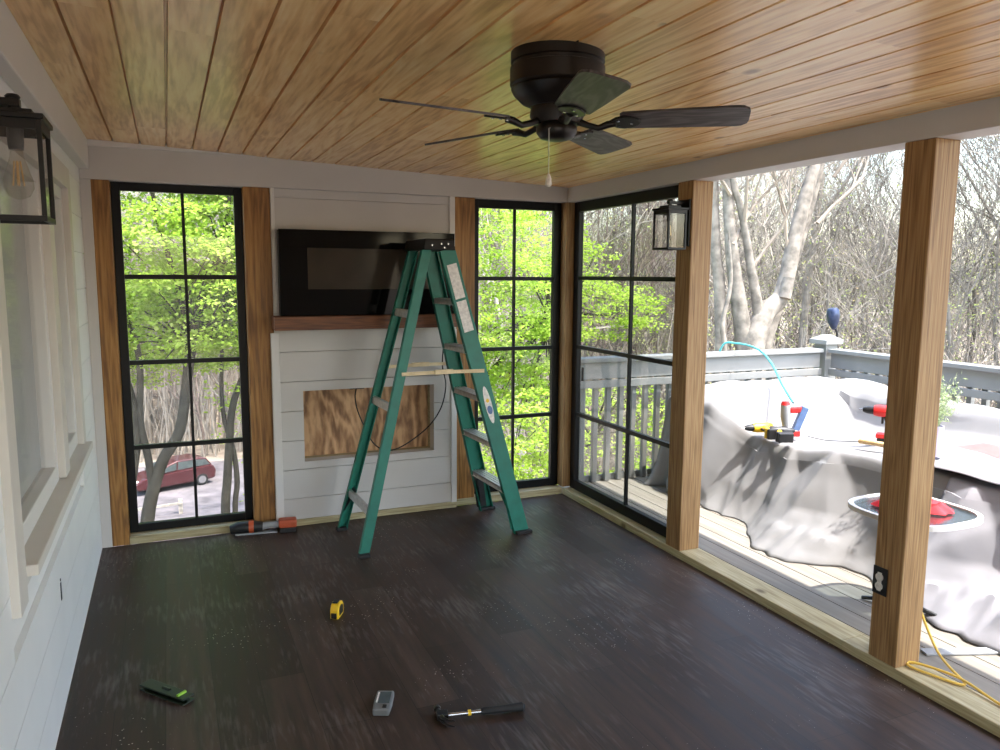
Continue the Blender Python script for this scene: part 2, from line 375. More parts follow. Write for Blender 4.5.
wall.box((NX0, .02, .045), (NX1, .06, NZ0 - .001)).box((NX0, .02, NZ1 + .001), (NX1, .06, ZT))
wo = wall.build('wall_back', M['white']); struct(wo)
nb = MB().box((NX0 - .02, .115, NZ0 - .02), (NX1 + .02, .135, NZ1 + .02)).build('trim_4', M['ply']); struct(nb)   # plywood lining back
nl = MB().box((NX0 - .02, .061, NZ0 - .02), (NX1 + .02, .1149, NZ0)).box((NX0 - .02, .061, NZ1), (NX1 + .02, .1149, NZ1 + .02))
nl.box((NX0 - .02, .061, NZ0), (NX0, .1149, NZ1)).box((NX1, .061, NZ0), (NX1 + .02, .1149, NZ1)); struct(nl.build('trim_5', M['sillx']))
cb = MB().box((1.035, -.042, .045), (1.085, -.0285, 1.30)).box((2.262, -.042, .045), (2.302, -.0285, 1.30))
cb.box((1.062, -.010, 1.43), (1.085, .0035, ZT)).box((2.262, -.010, 1.43), (2.302, .0035, ZT)).box((1.035, -.0285, .045), (1.0605, -.0005, 1.30))
struct(cb.build('trim_6', M['white2'], bev=.002))
# stained posts each side of the windows
for i, (a, b) in enumerate(((.056, .152), (.899, 1.060), (2.304, 2.455))):
    struct(MB().box((a, 0, 0.0 if i == 0 else .05), (b, .14, ZT)).build('trim_%d' % (7 + i), M['trimwood'], bev=.004))
struct(MB().box((W, 0.0, .05), (W + .145, .14, ZT)).build('trim_10', M['cedar'], bev=.004))
# treated sill boards
sb = MB().box((.153, 0.0, 0), (1.061, .14, .049)).box((1.062, -.03, 0), (2.303, .06, .044)).box((2.304, 0, 0), (W, .14, .049))
struct(sb.build('trim_11', M['sillx'], bev=.004))
sr = MB()
for a, b in ((YB, -5.2), (-5.198, -2.72), (-2.718, -.9), (-.898, .0)): sr.box((W, a, -.05), (W + .15, b, .045))
struct(sr.build('trim_12', M['sill'], bev=.004))

def tall_window(idx, axis, a, b, z0, z1, plane, mpos, rows, fw=.045, d=.04, gl='glass'):
    """axis 'x': window lies in a y=plane; axis 'y': lies in an x=plane; a..b across"""
    def bx(mb, u0, u1, w0, w1, t0, t1):
        if axis == 'x': mb.box((u0, plane + t0, w0), (u1, plane + t1, w1))
        else: mb.box((plane + t0, u0, w0), (plane + t1, u1, w1))
    fr = MB()
    bx(fr, a, a + fw, z0, z1, -d / 2, d / 2); bx(fr, b - fw, b, z0, z1, -d / 2, d / 2)
    bx(fr, a + fw, b - fw, z0, z0 + fw, -d / 2, d / 2); bx(fr, a + fw, b - fw, z1 - fw, z1, -d / 2, d / 2)
    o = fr.build('window_%d' % idx, M['black'], bev=.003); struct(o)
    mu = MB(); bx(mu, mpos - .009, mpos + .009, z0 + fw, z1 - fw, -.011, .011)
    for r in rows: bx(mu, a + fw, b - fw, r - .014, r + .014, -.014, .014)
    mu.build('window_muntins', M['black'], o)
    g = MB(); bx(g, a + fw * .8, b - fw * .8, z0 + fw * .8, z1 - fw * .8, -.0015, .0015); g.build('window_glass', M[gl], o)
    return o
tall_window(1, 'x', .153, .898, .05, ZT, .10, .548, (.593, 1.128, 1.656), .05)
tall_window(2, 'x', 2.456, W - .002, .05, ZT, .10, 2.805, (.615, 1.135, 1.655), .06)
tall_window(3, 'y', -1.359, -.001, .046, ZT, W + .085, -.77, (.634, 1.148, 1.662), .072, gl='glassr')
MB().box((W + .075, -.165, .9), (W + .078, -.135, 1.0)).build('window_latch', M['dark'], bpy.data.objects['window_3'])

# right side posts and beam
for i, (a, b) in enumerate(((-1.5, -1.36), (-3.0, -2.86), (-4.6, -4.46), (-6.3, -6.16))):
    struct(MB().box((W + .001, a, .045), (W + .142, b, ZT)).build('trim_%d' % (13 + i), M['cedar'], bev=.005))
struct(MB().box((W, YB, ZT), (W + .15, -.0005, 2.52)).build('trim_17', M['white'], bev=.003))   # beam
struct(MB().box((W, 0, 2.5), (W + .15, .14, 2.52)).build('trim_18', M['white']))
bpy.data.objects.remove(bpy.data.objects['trim_18'])
struct(MB().box((W, .0, ZT), (W + .15, .14, 2.52)).build('trim_18', M['white'], bev=.003))

struct(MB().box((1.35, YB - .1, -.1), (W + .15, YB - .001, 2.52)).box((0, YB - .1, 2.2), (1.349, YB - .001, 2.52)).build('wall_rear_added', M['white']))  # unseen wall added to cut glare, with an opening shaped to let light in
# left wall: lapped courses with two double windows cut in
WY = [(-.87, -1.45), (-1.60, -2.62)]       # window openings (y from, to)
WZ0, WZ1 = .83, 2.08
lw = MB(); c = 0; zz = [0] + [.19 + .2 * i for i in range(12)]
for z0, z1 in zip(zz[:-1], zz[1:]):
    z1 = min(z1, 2.40); g = .003
    segs = [(YB, 0)]
    if z1 > .74 and z0 < 2.18: segs = [(YB, -2.74), (-.76, 0)]
    for a, b in segs: lw.box((-.02, a, z0 + g / 2), (0, b, z1 - g / 2))
lw.box((-.10, YB, 0), (-.021, 0, .80)).box((-.10, YB, 2.12), (-.021, 0, 2.56)).box((-.10, YB, .80), (-.021, -2.66, 2.12)).box((-.10, -.83, .80), (-.021, 0, 2.12)).box((-.10, -1.58, .8), (-.021, -1.47, 2.12))
struct(lw.build('wall_left', M['siding'], origin=(0, 0, 0)))
struct(MB().box((0.0005, YB, 2.27), (.055, -.031, 2.44)).build('trim_19', M['white2'], bev=.006))
ca = MB()
ca.box((-.02, -.86, .74), (.022, -.76, 2.18)).box((-.02, -2.74, .72), (.024, -2.62, 2.18)).box((-.02, -1.595, .84), (.022, -1.465, 2.08))
ca.box((-.02, -2.619, 2.08), (.022, -.861, 2.18))
struct(ca.build('trim_20', M['cream'], bev=.003))
struct(MB().box((-.02, -2.619, .795), (.055, -.80, .83)).box((-.02, -2.619, .74), (.012, -.861, .7945)).build('trim_21', M['cream'], bev=.004))
for i, (ya, yb) in enumerate(((-.861, -1.464), (-1.596, -2.619))):
    o = MB()
    y1, y0 = ya, yb
    for (a, b, z0, z1, t) in ((y0, y1, .831, 2.079, 0),):
        w = .055
        o.box((-.07, a, z0), (-.006, a + w, z1)).box((-.07, b - w, z0), (-.006, b, z1)).box((-.07, a + w, z0), (-.006, b - w, z0 + .07)).box((-.07, a + w, z1 - w), (-.006, b - w, z1))
    wo = struct(o.build('window_%d' % (4 + i), M['white2'], bev=.004))
    MB().box((-.045, y0 + .05, .88), (-.041, y1 - .05, 2.04)).build('window_glass', M['shadeglass'], wo)
    MB().box((-.062, y0 + .05, .88), (-.058, y1 - .05, 2.04)).build('window_shade', M['shade'], wo)
# small cut slot in the siding (unfitted outlet hole)
tag(MB().box((.0, -1.815, .40), (.0025, -1.795, .47)).box((0.0, -1.812, .478), (.0025, -1.80, .486)).build('wall_slot', M['dark']), 'thin dark slot cut in white siding below the left windows', 'slot')
# ragged caulk nails on the corner
# ------------------------------------------------------------------ outside: deck
dk = MB(); x = W + .155; i = 0
while x < 6.25:
    dk.box((x, YB - 1, -.07), (x + .134, .36, -.035)); x += .14
struct(dk.build('deck_floor', M['deck'], origin=(0, 0, 0)))
struct(MB().box((W + .1505, YB, -.2), (W + .1545, .36, -.04)).build('trim_22', M['rail']))
tag(MB().beam((3.56, -2.845, -.027), (4.25, -3.10, -.027), .055, .010, (0, 1, 0)).build('flashing_strip', M['grey'], bev=.002), 'flat grey strip lying on the sunny deck right of the near post', 'strip')

# railings
def railing(name, p, q, label, inner):
    """p,q along the line of the rail (deck level); inner = unit vector to the deck side"""
    p, q = Vector(p), Vector(q); d = (q - p); Ln = d.length; d.normalize(); n = Vector(inner)
    t = thing(name, label, 'railing', (p + q) / 2 + Vector((0, 0, -.035)))
    def bar(u0, u1, n0, n1, z0, z1):
        mb = MB(); a = p + d * u0; b = p + d * u1
        vs = [a + n * n0 + Vector((0, 0, z0)), b + n * n0 + Vector((0, 0, z0)), b + n * n1 + Vector((0, 0, z0)), a + n * n1 + Vector((0, 0, z0))]
        vs += [v + Vector((0, 0, z1 - z0)) for v in vs]
        return mb.add(vs, [(0, 3, 2, 1), (4, 5, 6, 7), (0, 1, 5, 4), (1, 2, 6, 5), (2, 3, 7, 6), (3, 0, 4, 7)])
    bar(0, Ln, -.07, .075, .985, 1.02).build('cap_rail', M['rail'], t, bev=.004)
    bar(0, Ln, .0, .035, .845, .984).build('face_board', M['rail'], t, bev=.003)
    bar(0, Ln, .036, .062, .775, .835).build('lower_rail', M['rail'], t, bev=.003)
    u = .10
    while u < Ln - .08:
        bar(u, u + .04, -.045, -.004, -.03, .93).build('baluster', M['rail'], t)
        u += .122
    bar(0, Ln, -.06, -.0461, -.25, .02).build('rim_board', M['rail'], t)
    return t
railing('deck_railing', (3.40, .28, 0), (6.02, .28, 0), 'grey wooden deck railing running behind the side window and the back of the covered sofa', (0, -1, 0))
railing('deck_railing', (6.12, .18, 0), (6.12, -7.0, 0), 'grey wooden deck railing on the right, receding from the capped corner post toward the viewer', (-1, 0, 0))
t = thing('railing_post', 'square corner post of the deck railing with a low pyramid cap', 'post', (6.12, .28, -.2))
MB().box((6.05, .21, -.2), (6.19, .35, 1.06)).build('post_shaft', M['rail'], t, bev=.003)
pc = MB().box((6.015, .175, 1.0605), (6.225, .385, 1.10)); pc.add([(6.015, .175, 1.10), (6.225, .175, 1.10), (6.225, .385, 1.10), (6.015, .385, 1.10), (6.09, .25, 1.145), (6.15, .25, 1.145), (6.15, .31, 1.145), (6.09, .31, 1.145)],
    [(0, 1, 5, 4), (1, 2, 6, 5), (2, 3, 7, 6), (3, 0, 4, 7), (4, 5, 6, 7)])
pc.build('post_cap', M['rail'], t, bev=.002)
# torch behind the rail
t = thing('garden_torch', 'dark blue metal garden torch standing beyond the railing corner post', 'torch', (6.45, .5, -3.6))
MB().tube([(6.50, .5, -3.9), (6.49, .5, 1.12), (6.455, .5, 1.20)], .011, 8).build('torch_pole', M['dark'], t)
tm = Matrix.Rotation(R(-8), 3, 'Y').to_4x4()
MB().lathe([(.012, 0), (.03, .02), (.055, .08), (.062, .14), (.058, .19), (.045, .21), (.02, .215)], (6.44, .5, 1.17), 20, mtx=tm).build('torch_bowl', M['navy'], t, smooth=True)

# ------------------------------------------------------------------ covered furniture
def interp(pts, t):
    """Catmull-Rom through pts with t in 0..1 by index"""
    n = len(pts) - 1; s = min(max(t, 0), 1) * n; i = min(int(s), n - 1); u = s - i
    P = lambda k: Vector(pts[min(max(k, 0), n)])
    a, b, c, d = P(i - 1), P(i), P(i + 1), P(i + 2)
    cr = .5 * ((2 * b) + (c - a) * u + (2 * a - 5 * b + 4 * c - d) * u * u + (3 * b - a - 3 * c + d) * u ** 3)
    ln = b.lerp(c, u); return ln.lerp(cr, .45)
def sst(a, b, x): t = min(max((x - a) / (b - a), 0), 1); return t * t * (3 - 2 * t)
LOW = [(4.16, -.03), (4.27, .18), (4.36, .40), (4.42, .595), (4.70, .60), (5.0, .60), (5.25, .595), (5.40, .66), (5.50, .80), (5.66, .835), (5.88, .80), (5.98, .70), (6.0, .15)]
HIGH = [(4.08, -.03), (4.12, .25), (4.16, .5), (4.22, .72), (4.45, .80), (4.8, .80), (5.1, .80), (5.3, .80), (5.5, .81), (5.66, .835), (5.88, .80), (5.98, .70), (6.0, .15)]
PLEATS = [(-1.50, .20, .62), (-2.46, .22, .55), (-.86, .16, .40), (-1.12, .10, .30), (-3.1, .18, .5), (-.55, .10, .35), (-2.05, .10, .35)]
def cloth_point(y, t, extra=0):
    w = sst(-.75, -.42, y); e = sst(.06, .21, y)
    pts = [(a[0] * (1 - w) + b[0] * w, 0, (a[1] * (1 - w) + b[1] * w)) for a, b in zip(LOW, HIGH)]
    lo = .085 * (1 - sst(-1.75, -1.0, y)) * (1 - w) - .085 * (1 - w)
    p = interp(pts, t); x, z = p[0], p[2]
    if t < 7.5 / 12: z += lo * min(1, max(0, z + .03) / .5)
    top = (.60 + lo) * (1 - w) + .80 * w
    if t < 3.2 / 12:                    # hanging front: tented pleats that open toward the deck
        dn = min(max(1 - z / top, 0), 1); r = 0
        for yk, amp, wk in PLEATS:
            yy = y - yk - .10 * dn * math.sin(yk * 7)
            r = max(r, amp * dn ** .75 * max(0, 1 - abs(yy) / (wk * dn + .012)))
        x -= r * (1 - .6 * w)
        rdg = .5 - abs(noise.noise(Vector((y * 1.7 + z * 1.3, z * 1.1 - y * .5, 8)))); rdg2 = .5 - abs(noise.noise(Vector((y * 6 - z * 3, z * 2.2, 2))))
        x -= dn ** .6 * (1 - .4 * w) * (.22 * rdg + .025 * rdg2 - .07)
        x -= .03 * dn * noise.noise(Vector((y * 5, z * 2.5, 0))) + w * .05 * dn * math.sin(y * 26 + z * 5)
    x0 = x
    hn = noise.noise(Vector((x * 2.6, y * 2.6, 3))) * .022 + noise.noise(Vector((x * 7, y * 6, 9))) * .009
    crz = abs(noise.noise(Vector((x * 2.0 + y * 1.2, y * 1.7 - x, 5)))) * .05
    if t >= 2.5 / 12: z += hn + crz * (sst(5.3, 5.5, x) + w * .6) - .02
    z = max(z * (1 - e * .985), -.031) if e > 0 else z
    z -= .025 * (1 + math.sin(y * 3.1)) * sst(5.4, 5.6, x)
    return Vector((x - extra, y, z))
def drape(name, y0, y1, ny, nt, t0, t1, extra, m, label, puddle=None):
    mb = MB(); vs = []
    for i in range(ny + 1):
        y = y0 + (y1 - y0) * i / ny
        for j in range(nt + 1):
            t = t0 + (t1 - t0) * j / nt
            v = cloth_point(y, t, extra)
            if puddle and j < 12:
                k = (12 - j) / 12
                pw = math.exp(-((y - puddle[0]) / puddle[1]) ** 2)
                v.x -= k * pw * (.20 + .10 * noise.noise(Vector((y * 8, 1, 0))))
                v.z = max(-.03, -.03 + (v.z + .03) * (1 - k * .6)) + pw * (1 - abs(2 * k - 1)) * (.035 + .07 * abs(noise.noise(Vector((y * 7, j * .35, 2)))))
            if extra: v.z += .006
            v.z = max(v.z, -.034 + (0.004 if extra else 0))
            vs.append(v)
    fs = [(i * (nt + 1) + j, (i + 1) * (nt + 1) + j, (i + 1) * (nt + 1) + j + 1, i * (nt + 1) + j + 1) for i in range(ny) for j in range(nt)]
    mb.add(vs, fs); o = mb.build(name, m, smooth=True)
    s = o.modifiers.new('thick', 'SOLIDIFY'); s.thickness = .003
    tag(o, label, 'drop cloth'); return o
drape('drop_cloth', -2.42, .215, 190, 130, 0, 1, 0, M['cloth'], 'big pale grey canvas cloth draped over the deck furniture left of the near post', puddle=(-1.62, .30))
drape('drop_cloth', -4.3, -2.30, 120, 130, 0, 1, .012, M['cloth2'], 'second pale cloth draped over the furniture right of the near post, bunched on the deck', puddle=(-2.75, .38))
# brown table top edge showing between the cloths
t = thing('outdoor_table', 'reddish brown outdoor table top showing between the draped cloths', 'table', (5.0, -2.6, -.035))
MB().box((4.52, -3.9, .60), (5.22, -1.92, .632)).build('table_top', M['tabletop'], t, bev=.004)
for lx, ly in ((4.6, -3.8), (4.6, -2.0), (5.14, -3.8), (5.14, -2.0)): MB().box((lx - .03, ly - .03, -.033), (lx + .03, ly + .03, .599)).build('leg', M['tabletop'], t)
# cover the front half of the table with the second cloth's folded flap
fl = MB(); vs = []; nx, ny = 16, 60
for i in range(nx + 1):
    for j in range(ny + 1):
        y = -3.95 + 2.05 * j / ny; u = i / nx; x = 4.40 + (.47 + .06 * math.sin(y * 3)) * u
        vs.append((x, y, .640 + .012 * noise.noise(Vector((x * 6, y * 5, 0))) - (.03 * (1 - u) ** 4)))
fl.add(vs, [(i * (ny + 1) + j, (i + 1) * (ny + 1) + j, (i + 1) * (ny + 1) + j + 1, i * (ny + 1) + j + 1) for i in range(nx) for j in range(ny)])
o = fl.build('cloth_flap', M['cloth2'], smooth=True); s = o.modifiers.new('thick', 'SOLIDIFY'); s.thickness = .003
tag(o, 'pale cloth flap lying flat over the front edge of the brown outdoor table', 'drop cloth')

# small glass side table by the post
tc = Vector((3.87, -2.50, -.035))
t = thing('side_table', 'small white rimmed glass side table behind the near cedar post', 'table', tc)
def rsq(r, k=1.0, n=40, e=3.2):
    out = []
    for i in range(n):
        a = 2 * math.pi * i / n; cx, sy = math.cos(a), math.sin(a)
        rr = r / (abs(cx) ** e + abs(sy) ** e) ** (1 / e); out.append((tc.x + rr * cx * k, tc.y + rr * sy * k))
    return out
o1, o2 = rsq(.268), rsq(.246)
mb = MB(); n = 40; zt0, zt1 = .495, .52
vs = [(x, y, z) for z in (zt0, zt1) for x, y in o1] + [(x, y, z) for z in (zt0, zt1) for x, y in o2]
fs = []
for i in range(n):
    j = (i + 1) % n; fs += [(i, j, n + j, n + i), (2 * n + i, 3 * n + i, 3 * n + j, 2 * n + j), (n + i, n + j, 3 * n + j, 3 * n + i), (i, 2 * n + i, 2 * n + j, j)]
mb.add(vs, fs).build('rim', M['white2'], t, smooth=False)
MB().prism(rsq(.245), .508, .514).build('glass_top', M['tableglass'], t)
MB().tube([tc + Vector((0, 0, .03)), tc + Vector((0, 0, .53))], .022, 14).build('pedestal', M['white2'], t, smooth=True)
for a in range(4):
    an = R(20 + 90 * a); d = Vector((math.cos(an), math.sin(an), 0))
    MB().tube([tc + Vector((0, 0, .05)), tc + d * .12 + Vector((0, 0, .035)), tc + d * .22 + Vector((0, 0, .011))], [.016, .012, .010], 8).build('foot', M['dark'], t, smooth=True)
# crumpled red cloth on the table
mb = MB(); vs = []; na, nb_ = 48, 14; ca_, sa_ = math.cos(R(-42)), math.sin(R(-42))
for i in range(nb_ + 1):
    for j in range(na):
        a = 2 * math.pi * j / na; q = i / nb_
        nz = noise.noise(Vector((math.cos(a) * 2.2, math.sin(a) * 2.2, 4)))
        lx = .185 * q * math.cos(a) * (1 + .35 * nz); ly = .095 * q * math.sin(a) * (1 + .35 * nz)
        h = .062 * (1 - q ** 3) * (.75 + .5 * abs(noise.noise(Vector((lx * 22, ly * 22, 0)))) + .5 * noise.noise(Vector((lx * 40, ly * 40, 7))))
        vs.append((tc.x + .0 + lx * ca_ - ly * sa_, tc.y + .0 + lx * sa_ + ly * ca_, .522 + max(h, 0)))
mb.add(vs, [(i * na + j, i * na + (j + 1) % na, (i + 1) * na + (j + 1) % na, (i + 1) * na + j) for i in range(nb_) for j in range(na)])
mb.add([(v[0], v[1], .5215) for v in vs[-na:]], [tuple(range(na - 1, -1, -1))])
tag(mb.build('red_cloth', M['redcloth'], smooth=True), 'crumpled bright red fabric heaped on the small glass side table', 'cloth')
# vase and wispy plant on the table edge
t = thing('potted_fern', 'wispy pale green fern in a slim lilac vase behind the near post', 'plant', (4.52, -2.11, .61))
MB().lathe([(.035, 0), (.04, .02), (.03, .10), (.036, .18), (.033, .18), (.026, .1), (.03, .02)], (4.52, -2.11, .648), 20).build('vase', M['vase'], t, smooth=True)
fm = MB(); random.seed(11); lf = MB()
for i in range(26):
    a = random.uniform(0, 6.28); sp = random.uniform(.03, .16); h = random.uniform(.16, .34)
    pts = [Vector((4.52, -2.11, .80)) + Vector((math.cos(a) * sp * u ** 1.5, math.sin(a) * sp * u ** 1.5, h * u)) for u in (0, .25, .5, .75, 1)]
    fm.tube(pts, [.0016, .0014, .0012, .001, .0008], 4)
    for k in range(26):
        u = random.uniform(.3, 1); q = pts[0].lerp(pts[-1], u) + Vector([random.gauss(0, .012) for _ in range(3)])
        d = Vector([random.gauss(0, 1) for _ in range(3)]).normalized() * .016; e = Vector([random.gauss(0, 1) for _ in range(3)]).normalized() * .004
        lf.add([q - d, q + e, q + d, q - e], [(0, 1, 2, 3)])
fm.build('stems', M['fern'], t); lf.build('fronds', M['fern'], t)

# ---- tools on the cloth
def local(loc, rz=0, rx=0, ry=0): return Matrix.Translation(loc) @ Matrix.Rotation(rz, 4, 'Z') @ Matrix.Rotation(rx, 4, 'X') @ Matrix.Rotation(ry, 4, 'Y')
class LB(MB):
    """mesh built in a tool's own frame, then laid where it stands"""
    def __init__(s, m): super().__init__(); s.m = m
    def done(s): s.v = [tuple(s.m @ Vector(v)) for v in s.v]; return s
def drill(root_name, label, loc, m, body, accent, k=1.0):
    t = thing(root_name, label, 'drill', loc)
    sc = m @ Matrix.Scale(k, 4)
    def L(): return LB(sc)
    a = L(); a.tube([(-.085, 0, .165), (-.07, 0, .166), (.02, 0, .165), (.045, 0, .165)], [.024, .032, .031, .027], 14); a.done().build('motor_housing', body, t, smooth=True)
    a = L(); a.tube([(.046, 0, .165), (.075, 0, .165), (.098, 0, .165)], [.022, .020, .012], 12); a.done().build('chuck', M['dark'], t, smooth=True)
    a = L(); a.tube([(.099, 0, .165), (.118, 0, .165)], .0035, 6); a.done().build('drill_bit', M['steel'], t)
    a = L(); a.tube([(-.02, 0, .145), (-.035, 0, .09), (-.04, 0, .045)], [.021, .018, .021], 12); a.done().build('handle', accent, t, smooth=True)
    a = L(); a.box((-.003, -.006, .10), (.008, .006, .135)); a.done().build('trigger', M['dark'], t)
    a = L(); a.box((-.085, -.034, .026), (.028, .034, .048)); a.done().build('foot', body, t, bev=.005)
    a = L(); a.box((-.08, -.032, .0), (.022, .032, .0255)); a.done().build('battery', M['dark'], t, bev=.005)
    return t
drill('cordless_drill', 'red and grey cordless drill standing on the draped sofa beside the near post', (4.74, -1.52, .60), local((4.76, -1.54, .592), R(125)), M['red'], M['dark'], 1.28)
o = drill('cordless_drill', 'yellow and black cordless drill lying on its side on the pale cloth', (4.40, -.94, .52), local((4.37, -.95, .560), R(165), R(86)), M['yellow'], M['yellow'], 1.15)
o = drill('cordless_drill', 'black bodied cordless drill with yellow base lying against the yellow drill', (4.38, -1.04, .52), local((4.40, -1.10, .560), R(-20), R(-84)), M['dark'], M['yellow'], 1.05)
# nailer
t = thing('nail_gun', 'red and blue grey air nailer standing on the cloth with a teal hose', 'nail gun', (4.64, -.92, .52))
nm = local((4.62, -.93, .525), R(150)) @ Matrix.Scale(1.0, 4)
def NB(): return LB(nm)
a = NB(); a.beam((.02, 0, .02), (-.05, 0, .22), .05, .05); a.done().build('magazine', M['blue'], t, bev=.006)
a = NB(); a.beam((-.045, 0, .20), (.06, 0, .19), .045, .042); a.done().build('handle', M['red'], t, bev=.01)
a = NB(); a.tube([(.09, 0, .23), (.085, 0, .14), (.08, 0, .06)], [.034, .036, .022], 14); a.done().build('cylinder', M['grey'], t, smooth=True)
a = NB(); a.box((-.02, -.03, .0), (.10, .03, .045)); a.done().build('base', M['red'], t, bev=.008)
a = NB(); a.tube([(.09, 0, .2301), (.09, 0, .255)], [.034, .026], 14); a.done().build('cap', M['red'], t, smooth=True)
def smoothpath(pts, sub=8):
    return [tuple(interp2(pts, i / (sub * (len(pts) - 1)))) for i in range(sub * (len(pts) - 1) + 1)]
def interp2(pts, t):
    n = len(pts) - 1; s = min(max(t, 0), 1) * n; i = min(int(s), n - 1); u = s - i
    P = lambda k: Vector(pts[min(max(k, 0), n)]); a, b, c, d = P(i - 1), P(i), P(i + 1), P(i + 2)
    return .5 * ((2 * b) + (c - a) * u + (2 * a - 5 * b + 4 * c - d) * u * u + (3 * b - a - 3 * c + d) * u ** 3)
hp = smoothpath([(4.60, -.90, .77), (4.72, -.66, .86), (4.95, -.28, .98), (5.07, .02, 1.065), (5.0, .2, 1.10), (4.93, .32, 1.06), (4.92, .37, .7), (4.95, .42, -.3)])
tag(MB().tube(hp, .009, 8).build('air_hose', M['teal'], smooth=True), 'teal air hose arching from the red nailer up over the railing', 'hose')
tag(MB().tube([(4.60, -1.74, .622), (4.58, -1.64, .622), (4.56, -1.54, .620)], [.018, .016, .019], 10).build('wooden_stick', M['stick'], smooth=True), 'short round wooden handle lying at the cloth edge below the red drill', 'stick')
tag(MB().tube(smoothpath([(4.66, -1.0, .535), (4.62, -1.2, .55), (4.60, -1.4, .585), (4.62, -1.48, .60)]), .0035, 6).build('thin_cable', M['dark']), 'thin dark cable lying across the cloth between nailer and red drill', 'cable')

# yellow extension cord at the near post
cp = smoothpath([(3.345, -2.95, .36), (3.40, -2.93, .25), (3.46, -2.97, .08), (3.40, -3.08, .056), (3.345, -3.19, .053), (3.31, -3.20, .053), (3.27, -3.10, .053), (3.25, -3.02, .053), (3.265, -3.00, .06), (3.30, -3.06, .064), (3.33, -3.19, .066), (3.315, -3.35, .054), (3.29, -3.55, .053), (3.30, -4.1, .053)])
t = thing('extension_cord', 'yellow extension cord looped on the wooden sill at the foot of the near post', 'cord', (3.3, -3.1, .045))
MB().tube(cp, .0055, 8).build('cord_cable', M['cord'], t, smooth=True)
MB().box((3.329, -2.968, .34), (3.352, -2.935, .42)).build('plug', M['cord'], t, bev=.005)
# outlet on the inner face of the near post
t = thing('wall_outlet', 'old white double outlet in a dark box on the near cedar post', 'outlet', (W, -2.897, .33))
MB().box((W - .004, -2.931, .335), (W + .0005, -2.862, .455)).build('box', M['dark'], t)
ob = MB()
for z in (.372, .412): ob.tube([(W - .0045, -2.897, z), (W - .012, -2.897, z)], .017, 16)
ob.box((W - .010, -2.906, .352), (W - .0045, -2.888, .432)).build('receptacle', M['sticker'], t)

# ------------------------------------------------------------------ interior things
# mantel and wall fireplace
tag(MB().box((1.045, -.175, 1.325), (2.285, -.0105, 1.412)).build('mantel_shelf', M['mantel'], bev=.004), 'dark reddish wooden mantel shelf on the white shiplap wall', 'shelf')
t = thing('electric_fireplace', 'long black glass electric fireplace resting on the mantel shelf', 'fireplace', (1.665, -.07, 1.412))
MB().box((1.095, -.095, 1.4125), (2.262, -.012, 1.958)).build('casing', M['black'], t, bev=.003)
fr = MB(); X0, X1, Z0, Z1 = 1.268, 2.09, 1.582, 1.846
fr.box((1.092, -.103, 1.4125), (2.265, -.0955, Z0)).box((1.092, -.103, Z1), (2.265, -.0955, 1.960)).box((1.092, -.103, Z0), (X0, -.0955, Z1)).box((X1, -.103, Z0), (2.265, -.0955, Z1))
fr.build('glass_front', M['screen'], t, bev=.001)
MB().box((X0, -.099, Z0), (X1, -.0957, Z1)).build('reflection_pane', M['reflpane'], t)  # inner pane carrying the painted ceiling reflection
# black cable hanging out of the niche
t = thing('power_cable', 'black power cable looping out of the plywood niche and up behind the ladder', 'cable', (1.6, .05, .8))
MB().box((1.56, .06, .895), (1.66, .112, .911)).build('outlet_plug', M['dark'], t)
MB().tube(smoothpath([(1.60, .05, .90), (1.575, -.03, .84), (1.60, -.055, .72), (1.70, -.055, .52), (1.84, -.055, .475), (2.05, -.055, .59), (2.17, -.055, .73), (2.215, -.055, .90), (2.19, -.055, 1.05), (2.20, -.06, 1.22), (2.20, -.07, 1.31)]), .0045, 6).build('cable_run', M['rubber'], t, smooth=True)

# stepladder ---------------------------------------------------------
LROT = R(2.5); LX, LY = 1.967, -.458
lm = Matrix.Translation((LX, LY, 0)) @ Matrix.Rotation(LROT, 4, 'Z')
lad = thing('step_ladder', 'open green fibreglass stepladder standing in front of the fireplace wall', 'ladder', (LX, LY, 0))
def LA(): return LB(lm)
HB = 1.835
def rail_pt(front, side, z):
    if front: xb, xt, yb, yt = .530, .055, .285, .165
    else: xb, xt, yb, yt = -.530, -.065, .272, .130
    u = z / HB; return Vector((xb + (xt - xb) * u, side * (yb + (yt - yb) * u), z))
def channel(front, side, w, dpt, th=.006):
    """C-section rail: web on the outside, two flanges turned inward"""
    a, b = rail_pt(front, side, .012), rail_pt(front, side, HB); t_ = (b - a).normalized()
    sd = Vector((0, side, 0)); sd = (sd - sd.dot(t_) * t_).normalized(); u = t_.cross(sd)
    mb = LA()
    def slab(c0, c1, s0, s1):
        vs = [p + u * c + sd * s for p in (a, b) for c, s in ((c0, s0), (c1, s0), (c1, s1), (c0, s1))]
        mb.add(vs, [(0, 1, 2, 3), (7, 6, 5, 4), (0, 4, 5, 1), (1, 5, 6, 2), (2, 6, 7, 3), (3, 7, 4, 0)])
    slab(-w / 2, w / 2, 0, th); slab(-w / 2, -w / 2 + th, -dpt, 0); slab(w / 2 - th, w / 2, -dpt, 0)
    return mb.done()
for side in (1, -1):
    channel(True, side, .102, .032).build('front_rail', M['fibre'], lad, bev=.002)
    channel(False, side, .060, .030).build('rear_rail', M['fibre'], lad, bev=.002)
for z in (.305, .61, .915, 1.22, 1.525):
    p = rail_pt(True, 1, z); hw = p.y - .002
    st = LA(); st.box((p.x - .045, -hw, z - .012), (p.x + .045, hw, z))
    for k in range(4): st.box((p.x - .043 + k * .0235, -hw, z), (p.x - .031 + k * .0235, hw, z + .003))
    st.box((p.x + .041, -hw, z - .032), (p.x + .045, hw, z)).box((p.x - .045, -hw, z - .032), (p.x - .041, hw, z))
    st.done().build('step', M['alu'], lad)
